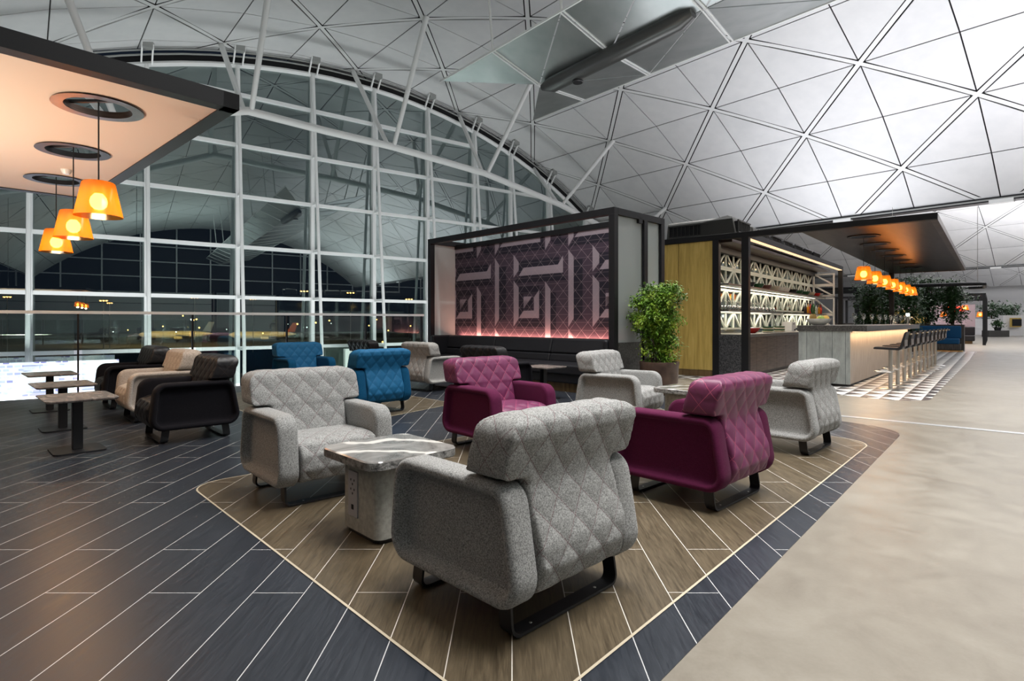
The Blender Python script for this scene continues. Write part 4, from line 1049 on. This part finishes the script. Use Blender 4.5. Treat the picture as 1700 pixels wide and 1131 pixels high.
# things on the back counter
r = thing('serving_bowl', 'large red bowl with white contents on the back counter', 'bowl', kp(-.35, ksolve(1249,-.35), .90), KR)
MB().lathe([(r_*1.25, z*1.0) for r_, z in BW], 24).build('bowl_body', M['ceramic_red'], r, smooth=40)
MB().lathe([(0,.135),(.07,.125),(.14,.095),(.15,.09),(0,.09)], 20).build('contents', M['white_paint'], r, smooth=40)
for px, nm in ((1275,'left'),(1294,'right')):
    y = ksolve(px, -.35)
    for k in range(4):
        mb = MB().lathe([(0,0),(.09,0),(.125,.012),(.128,.035),(.118,.035),(.085,.012),(0,.012)], 24)
        o = mb.build('plate', M['ceramic_green'] if k % 2 else M['ceramic_cream'], loc=kp(-.35, y, .90+.036*k), smooth=40)
        tag(o, ['lowest plate','second plate from the bottom','third plate from the bottom','topmost plate'][k]+' in the %s plate stack on the back counter' % nm, 'plate', 'stacked plates on the back counter')
r = thing('storage_box', 'white box with a dark hand hole on the back counter beside the plates', 'box', kp(-.5, ksolve(1310,-.5), .90), KR)
bb_ = MB().b2((-.12,-.2,0),(.12,.2,.26)).build('box_body', M['white_gloss'], r, bevel=.004); MB().b2((.121,-.05,.19),(.123,.05,.215)).build('hand_hole', M['dark_gap'], bb_); MB().b2((-.121+.242,.02,.02),(.123,.18,.06)).build('label_slot', M['dark_gap'], bb_)
# ventilation units on the kiosk roof
def vent(x, y, w_, lab, rz=0):
    r = thing('ventilation_unit', lab, 'ventilation unit', kp(x, y, KZ), KR+rz, 'ventilation units on the kiosk roof')
    mb = MB(); prof = [(-.02,0),(.75,0),(.75,.36),(.16,.46),(.06,.42)]; k = xprism(prof, -w_/2, w_/2); k.build('housing', M['vent_grey'], r, bevel=.01)
    MB().b2((-w_/2+.08,-.03,.10),(w_/2-.08,.05,.33)).build('grille_box', M['dark_gap'], r)
    mb = MB(); n = int(w_/.11)
    for i in range(n+1): x_ = -w_/2+.09+(w_-.18)*i/n; mb.b2((x_-.006,-.05,.10),(x_+.006,-.03,.33))
    for z in (.09, .34): mb.b2((-w_/2+.06,-.06,z-.015),(w_/2-.06,-.028,z+.015))
    mb.build('grille', M['vent_grey'], r); return r
vent(-1.35, .5, 1.12, 'black ventilation unit with a grille above the oak kiosk doors')
vent(-.35, .9, .9, 'second black ventilation unit, right of the one above the oak doors', R_(90))
for k in range(6): vent(-.45, 2.6+1.08*k, .95, '%s small ventilation unit in the row along the kiosk roof' % ordn[k], R_(90))

# ================================================================== BAR
BR = -R_(41.8); BB = Vector((math.sin(-BR), math.cos(-BR), 0)); BX = Vector((math.cos(BR), math.sin(BR), 0))
ba = thing('bar_counter', 'long concrete bar counter with a dark stone top and glowing front', 'bar counter', (5.97,10.0,0), BR)
BLN = 7.0
MB().b2((-.84,.03,.05),(0,BLN,.985)).build('counter_body', M['bar_front'], ba)
MB().b2((-.84,0,.045),(0,.03,.985)).build('end_panel', M['board_concrete'], ba)
MB().b2((-.80,.04,0),(-.05,BLN-.04,.05)).build('kick_board', M['black_metal'], ba)
MB().b2((-.86,-.02,.985),(.26,BLN+.02,1.09)).build('stone_top', M['stone_dark'], ba, bevel=.004)
MB().b2((.03,.05,.965),(.06,BLN-.05,.983)).build('led_strip', M['led_warm'], ba)
bl_ = area('bar_led', Vector((5.97,10.0,0))+BX*.10+BB*(BLN/2)+Vector((0,0,.955)), (0,0,-1), .05, BLN-.1, 34, (1,.66,.38)); bl_.rotation_euler = (Matrix.Rotation(BR,3,'Z') @ Matrix.Rotation(R_(12),3,'Y')).to_euler()
BO = Vector((5.97,10.0,0))
def bp(x, y, z=0): return BO+BX*x+BB*y+Vector((0,0,z))
def bsolve(px, x): t = (px-850)/940; b = BO+BX*x; return (t*b.y-b.x)/(BB.x-t*BB.y)
st0 = None
def make_stool(p, lab):
    r = thing('bar_stool', lab, 'bar stool', p, BR, 'bar stools along the bar')
    MB().lathe([(0,0),(.21,0),(.215,.006),(.20,.014),(.04,.022),(0,.022)], 32).build('base_plate', M['steel'], r, smooth=40)
    MB().cyl((0,0,.02),(0,0,.68),.032,16).build('column', M['steel'], r, smooth=40)
    fb = MB(); fb.tube([(.03,-.17,.30),(-.17,-.17,.30),(-.21,-.13,.30),(-.21,.13,.30),(-.17,.17,.30),(.03,.17,.30)], .014, 8); fb.box((0,0,.30),(.05,.34,.03)); fb.build('footrest', M['steel'], r, smooth=40)
    pr = [(-.22,.685),(.14,.672),(.19,.70),(.245,.955),(.262,.985),(.235,.985),(.215,.955),(.155,.735),(.12,.715),(-.20,.725),(-.225,.705)]
    n = len(pr); vs = [(x,-.19,z) for x,z in pr]+[(x,.19,z) for x,z in pr]
    MB().add(vs, [tuple(range(n)), tuple(range(2*n-1,n-1,-1))]+[(i,n+i,n+(i+1)%n,(i+1)%n) for i in range(n)]).build('seat_shell', M['sofa_black'], r, bevel=.012)
    MB().tube([(.285,-.10,.945),(.285,.10,.945)], .014, 8).build('back_handle', M['brass'], r)
    MB().b2((.205,-.17,.74),(.222,.17,.90)).build('back_plate', M['bronze'], r)
    return r
so = ['first bar stool, nearest the camera, at the lit bar','second bar stool from the near end of the bar','third bar stool from the near end of the bar','fourth bar stool from the near end of the bar','fifth bar stool from the near end of the bar','sixth bar stool from the near end of the bar','seventh bar stool from the near end of the bar','third bar stool from the far end of the bar','second bar stool from the far end of the bar','last bar stool at the far end of the bar']
for i in range(10):
    p = bp(.58, .14+.785*i, .003)
    if i == 0: st0 = make_stool(p, so[0])
    else: copy_thing(st0, p, BR, so[i])
gpx = [1419,1433.8,1447.5,1460.3,1470,1478.8,1487.6,1496,1502.5,1510.4]
wg0 = None
for i, px in enumerate(gpx):
    x = -.12; p = bp(x, bsolve(px, x), 1.09)
    if wg0 is None: wg0 = MB().lathe([(r*1.05, z*1.25) for r, z in WG], 16).build('wine_glass', M['wine_glass'], loc=p, smooth=40); tag(wg0, 'wine glass on the bar top nearest the fruit bowl', 'glass', 'wine glasses along the bar top')
    else: o = wg0.copy(); col.objects.link(o); o.location = p; o['label'] = '%s wine glass from the fruit bowl end of the bar' % ordn[i]
hl_strip = MB().b2((-.04,1.15,1.09),(.16,5.6,1.10)).build('bar_highlight', M['white_gloss'], loc=BO, rz=BR); tag(hl_strip, 'white strip put in as a highlight along the front edge of the bar top', 'painted highlight')  # thin white slab drawn in place of the highlight on the stone top
for i, px in enumerate((1536,1543,1551)):
    x = -.25; r = thing('water_jug', '%s of the three clear water jugs at the far end of the bar' % ['nearest','middle','farthest'][i], 'jug', bp(x, min(bsolve(px, x), 6.9), 1.09), BR, 'water jugs on the bar')
    MB().lathe([(0,0),(.075,0),(.085,.01),(.07,.16),(.075,.26),(.07,.26),(.064,.16),(.078,.015),(0,.012)], 18).build('jug_body', M['wine_glass'], r, smooth=40)
    MB().tube([(.072,0,.22),(.13,0,.20),(.13,0,.10),(.08,0,.07)], .009, 6).build('handle', M['wine_glass'], r)
tp = thing('beer_tap', 'steel beer tap with a lit head among the wine glasses', 'beer tap', bp(-.3, bsolve(1507,-.3), 1.09), KR)
MB().cyl((0,0,0),(0,0,.24),.03,12).build('column', M['steel'], tp); MB().cyl((0,0,.24),(0,0,.33),.045,12).build('tap_head', M['lamp_white'], tp); MB().tube([(0,0,.2),(.12,0,.2),(.12,0,.14)], .012, 8).build('spout', M['steel'], tp)
fb = tag(MB().lathe([(0,0),(.09,0),(.1,.01),(.17,.05),(.215,.125),(.205,.125),(.16,.058),(.09,.02),(0,.018)], 32).build('fruit_bowl', M['ceramic_white'], loc=bp(-.55,.22,1.09), smooth=40), 'white fruit bowl on the near corner of the bar', 'bowl')
for k, (dx, dy, dz, mt, nm) in enumerate([(.02,.0,.12,'fruit_yellow','yellow fruit at the centre of the white fruit bowl'),(.11,.03,.125,'fruit_yellow','yellow fruit at the right of the white fruit bowl'),(.06,-.10,.12,'fruit_green','green fruit at the front of the white fruit bowl'),(.05,.11,.12,'fruit_yellow','yellow fruit at the back of the white fruit bowl')]):
    prof = [(.062*math.sin(math.pi*i/10)*(1 if i < 6 else .96), -.062*math.cos(math.pi*i/10)) for i in range(11)]
    r = thing('fruit', nm, 'fruit', bp(-.55+dx,.22+dy,1.09+dz), 0, 'fruit in the white bowl')
    MB().lathe(prof, 16).build('fruit_body', M[mt], r, smooth=60); MB().cyl((0,0,.055),(.004,0,.075),.004,6).build('stem', M['bark'], r)
r = thing('pineapple', 'pineapple with a spiky green crown standing in the fruit bowl', 'pineapple', bp(-.66,.26,1.13))
MB().lathe([(0,0),(.045,.01),(.062,.06),(.062,.12),(.045,.17),(0,.18)], 18).build('fruit_body', M['pineapple_skin'], r, smooth=60)
cr = MB()
for k in range(26):
    a = k*2.4; t = k/26; h = .10+.10*t; sp = .075*(1-t*.7); b = Vector((.018*math.cos(a), .018*math.sin(a), .17)); tp_ = Vector((sp*math.cos(a), sp*math.sin(a), .17+h)); s_ = Vector((-math.sin(a), math.cos(a), 0))*.010
    cr.add([b-s_, b+s_, (b+tp_)/2+Vector((0,0,.015))+s_, (b+tp_)/2+Vector((0,0,.015))-s_, tp_], [(0,1,2,3),(3,2,4)])
cr.build('crown', M['leaf_dark'], r, norm=False)
# bar canopy with ring openings and pendants
bc = thing('bar_canopy', 'bronze canopy over the bar with a row of ring openings', 'canopy', KO, KR)
bx0, bx1, by0, by1 = 1.0, 3.1, .135, 12.3
bh = [(1.82, 1.53+1.44*k, .24) for k in range(7)]
hole_panel('soffit', (bx0,by0), (bx1-.10,by1), bh, 2.875, 2.885, M['bronze_soffit'], bc)
hole_panel('deck', (bx0,by0), (bx1,by1), bh, 2.886, 2.965, M['dark_frame'], bc)
MB().b2((bx1-.10,by0,2.86),(bx1+.0,by1,2.97)).build('rim', M['bronze'], bc); MB().b2((bx0,by1-.08,2.86),(bx1,by1,2.97)).build('rim', M['bronze'], bc)
for hx, hy, hr in bh: MB().lathe([(.235,0),(.29,-.006),(.295,-.014),(.225,-.014),(.225,.09),(.235,.09)], 40, (hx,hy,2.874), 0, True).build('opening_ring', M['black_metal'], bc, smooth=30)
for x, y in ((1.1,11.9),): MB().b2((x-.07,y-.07,0),(x+.07,y+.07,2.88)).build('post', M['dark_frame'], bc)
po = ['nearest the oak kiosk','second from the near end','third from the near end','in the middle of the row of seven','third from the far end','second from the far end','at the far end of the row']
for k, (hx, hy, hr) in enumerate(bh):
    pendant(kp(hx, hy), 2.95, 2.13, 'amber pendant lamp over the bar, '+po[k], 'pendants over the bar', 3.5)

# ================================================================== BEYOND THE BAR
def at(px, d): return Vector(((px-850)/940*d, d, 0))
bq = thing('planter_bench', 'dark wood planter box with a blue button tufted seat beyond the bar', 'bench', at(1578, 22.4), KR)
MB().b2((-2.6,.0,0),(.42,.05,1.05)).b2((-2.6,.70,0),(.42,.75,1.05)).b2((-2.6,.05,0),(-2.55,.70,1.05)).b2((.37,.05,0),(.42,.70,1.05)).b2((-2.55,.05,.58),(.37,.70,.64)).build('planter_box', M['wood_dark'], bq)
MB().b2((.35,-.75,.05),(1.0,.0,.36)).build('side_ledge', M['wood_dark'], bq)
MB().b2((-2.6,-.62,.08),(.33,0,.30)).build('seat_base', M['wood_dark'], bq)
MB().b2((-2.6,-.64,.30),(.30,-.05,.52)).build('seat_cushion', M['blue_felt'], bq, bevel=.05, seg=3)
MB().b2((-2.6,-.17,.50),(.34,0,1.0)).build('back_cushion', M['blue_felt'], bq, bevel=.06, seg=3)
MB().lathe([(0,.012),(.012,.008),(.02,0)], 10).build('button', M['white_gloss'], bq, loc=(-.55,-.175,.77))
bq.children[-1].rotation_euler = (R_(90),0,0)
MB().b2((-2.5,-.5,0),(.4,.6,.05)).build('kick_board', M['brass'], bq)
rnd = random.Random(5)
def tree(p, lab, h, spread, base=0, per=42, leaf=.14):
    r = thing('potted_tree', lab, 'tree', (p.x, p.y, base), 0, 'leafy trees in planters beyond the bar')
    MB().lathe([(0,0),(.22,0),(.27,.4),(.25,.4),(0,.36)], 20).build('pot', M['planter_bronze'], r, smooth=40)
    tk = MB(); cl = []
    for k in range(4):
        a = rnd.uniform(0,6.28); pts = [Vector((.04*math.cos(a),.04*math.sin(a),.36)), Vector((spread*.25*math.cos(a),spread*.25*math.sin(a),h*.55)), Vector((spread*.45*math.cos(a),spread*.45*math.sin(a),h*.93))]
        tk.tube(pts, [.03,.024,.012], 6)
        for j in range(15):
            t = rnd.uniform(.15,1); q = pts[0].lerp(pts[1], t*2) if t < .5 else pts[1].lerp(pts[2], t*2-1)
            cl.append(q+Vector((rnd.gauss(0,spread*.30), rnd.gauss(0,spread*.30), rnd.gauss(0,.08))))
    tk.build('trunk', M['bark'], r, smooth=60)
    foliage(rnd, cl, leaf, M['leaf_dark'], 'foliage', r, .35, per, .15)
tree(at(1446,20.5), 'leafy tree behind the wine glasses, leftmost in the row beyond the bar', 2.65, .42)
tree(at(1470,21.5), 'second leafy tree from the left in the row beyond the bar', 2.8, .42)
tree(at(1510,22.0), 'leafy tree behind the last pendants, middle of the row beyond the bar', 3.0, .5)
tree(at(1578,22.4)-KX*.78+KB*.375, 'leafy tree rising behind the blue seat, second from the right', 2.35, .42, .64)
tree(at(1578,22.4)+KX*.06+KB*.375, 'leafy tree in the planter box, rightmost beyond the bar', 2.3, .42, .64)
# suspended oval ring
orr = thing('suspended_ring', 'black oval ring hanging over the trees beyond the bar', 'ring light', at(1552, 22.6)+Vector((0,0,2.55)), KR)
ov = []
for k in range(48):
    a = 2*math.pi*k/48; x = .9*math.cos(a); y = .9*math.sin(a)+(2.0 if math.sin(a) > 0 else -2.0); ov.append((x*1.7, y*.55, 0))
pa = MB(); pa.tube(ov, .065, 8, 0, True); pa.build('ring_tube', M['dark_frame'], orr, smooth=50)
for x, y in ((1.3,1.0),(-1.3,-1.0)): MB().cyl((x,y,0),(x,y,3.2),.008,6).build('wire', M['steel'], orr)
# black pergola lounges
def pergola(p, w_, d_, h_, lab, nb=2):
    r = thing('pergola', lab, 'pergola', p, KR, 'black pergolas beyond the bar')
    t = .13
    for x in (0, -w_):
        for j in range(nb+1):
            y = d_*j/nb; MB().b2((x-t/2,y-t/2,0),(x+t/2,y+t/2,h_-.12)).build('post', M['dark_frame'], r)
    for j in range(nb+1): y = d_*j/nb; MB().b2((-w_-t/2,y-t/2,h_-.12),(t/2,y+t/2,h_)).build('beam', M['dark_frame'], r)
    for x in (0, -w_): MB().b2((x-t/2,t/2,h_-.12),(x+t/2,d_-t/2,h_)).build('beam', M['dark_frame'], r)
    return r
pergola(at(1634,28.2), 6.5, 9.0, 2.60, 'black pergola lounge with red sign at the far end of the walkway', 3)
pergola(at(1424, 22.5), 3.6, 3.0, 2.55, 'black pergola frame standing behind the kiosk end and the fruit bowl', 2)
pg = at(1634,28.2)
def gp(x, y, z=0): return pg+KX*x+KB*y+Vector((0,0,z))
r = thing('patterned_screen', 'distant purple patterned screen behind the far black sofa', 'screen', gp(-3.0,2.6), KR)
MB().b2((-2.6,0,.9),(2.6,.08,2.1)).build('screen_board', pm[0], r)
for x in (-1.6,-.4,.8,1.9): MB().prism([(x,.95),(x+.35,.95),(x+.35,1.8),(x,2.05)], -.012, -.002, 0, Matrix.Rotation(R_(90),4,'X') @ Matrix.Scale(-1,4,(0,0,1))).build('light_band', pm[1], r)
r = thing('bench_sofa', 'distant black sofa in the far pergola below the patterned screen', 'sofa', gp(-3.0,1.6), KR)
MB().b2((-2.6,0,.15),(2.6,.8,.45)).build('seat_cushion', M['sofa_black'], r, bevel=.04); MB().b2((-2.6,.6,.45),(2.6,.95,.9)).build('back_cushion', M['sofa_black'], r, bevel=.04); MB().b2((-2.5,.1,0),(2.5,.8,.15)).build('plinth', M['wood_plinth'], r)
r = thing('illuminated_sign', 'small red lit sign hanging in the far pergola', 'sign', gp(-1.1,.6,1.72), KR+R_(20))
MB().b2((-.36,0,0),(.36,.1,.24)).build('sign_box', M['red_lit'], r); MB().cyl((-.2,.05,.24),(-.2,.05,.8),.01,6).build('hanger', M['black_metal'], r)
for k, (p, z) in enumerate([(gp(-.75,0),1.88),(gp(-1.6,0),1.57),(gp(-.2,3.0),1.57)]):
    pendant(p, 2.475, z, ['bright pendant lamp left of the red sign in the far pergola','far pendant lamp seen through the trees beyond the bar','far pendant lamp right of the red sign'][k], 'pendants in the far pergola', 2)
r = thing('serving_counter', 'grey wall counter with bright oak back behind the trees beyond the bar', 'counter', at(1500,27), KR)
MB().b2((-3,0,0),(1.0,.6,1.1)).build('counter_body', M['wood_dark'], r); MB().b2((-1.6,1.4,0),(.9,1.5,1.75)).build('oak_back', M['wood_oak'], r)
# far white walls, screen and greenery
fw = MB().b2((-.15,0,0),(6,.4,1.72)).build('wall_right', M['white_paint'], loc=at(1668,47), rz=KR+R_(48)); struct(fw)
tv = thing('wall_screen', 'dark screen in a wood framed recess on the far white wall', 'screen', at(1686,46.9)+Vector((0,-.06,1.12)), KR+R_(48))
MB().b2((-.62,-.03,-.38),(.45,0,.38)).build('frame', M['wood_oak'], tv); MB().b2((-.42,-.06,-.28),(.45,-.03,.28)).build('screen', M['dark_gap'], tv)
fw2 = MB().b2((-3,0,0),(2,.4,1.45)).build('wall_right', M['white_paint'], loc=at(1655,52), rz=KR+R_(48)); struct(fw2)
bxp = tag(MB().b2((-.9,0,0),(.9,.6,.5)).build('planter_box', M['stone_dark'], loc=at(1659,44), rz=KR+R_(48)), 'grey planter box in front of the far white wall', 'planter')
r = thing('potted_plant', 'small dark plant standing on the far grey planter box', 'plant', at(1660,44.2)+Vector((0,.2,.5)))
MB().lathe([(0,0),(.2,0),(.25,.25),(0,.25)], 14).build('pot', M['black_metal'], r); foliage(random.Random(2), [(0,0,.4),(.15,0,.4),(-.15,0,.42),(0,0,.6)], .25, M['leaf_dark'], 'foliage', r, -.6, 40, .15)
for px, lab, hh in ((1678,'distant leafy tree showing above the far white wall',1.0),(1646,'distant leafy tree left of the far white wall',1.1)):
    r = thing('distant_tree', lab, 'tree', at(px,54))
    MB().cyl((0,0,0),(0,0,1.9),.06,8).build('trunk', M['bark'], r)
    foliage(random.Random(px), [(random.Random(px+i).gauss(0,.4), random.Random(px+i+50).gauss(0,.6), 1.75+random.Random(px+i+90).random()*hh) for i in range(26)], .3, M['leaf_dark'], 'foliage', r, 0, 22, .22)
# far end walls that close the hall
struct(MB().bar(la(95,-28,3.5), la(95,50,3.5), .4, 7).build('wall_right', M['white_paint']))
area('far_fill', la(36,10,7), (0,0,-1), 10, 16, 1500, (1,.98,.97), 0, 120)  # overhead fill added to brighten the far white walls
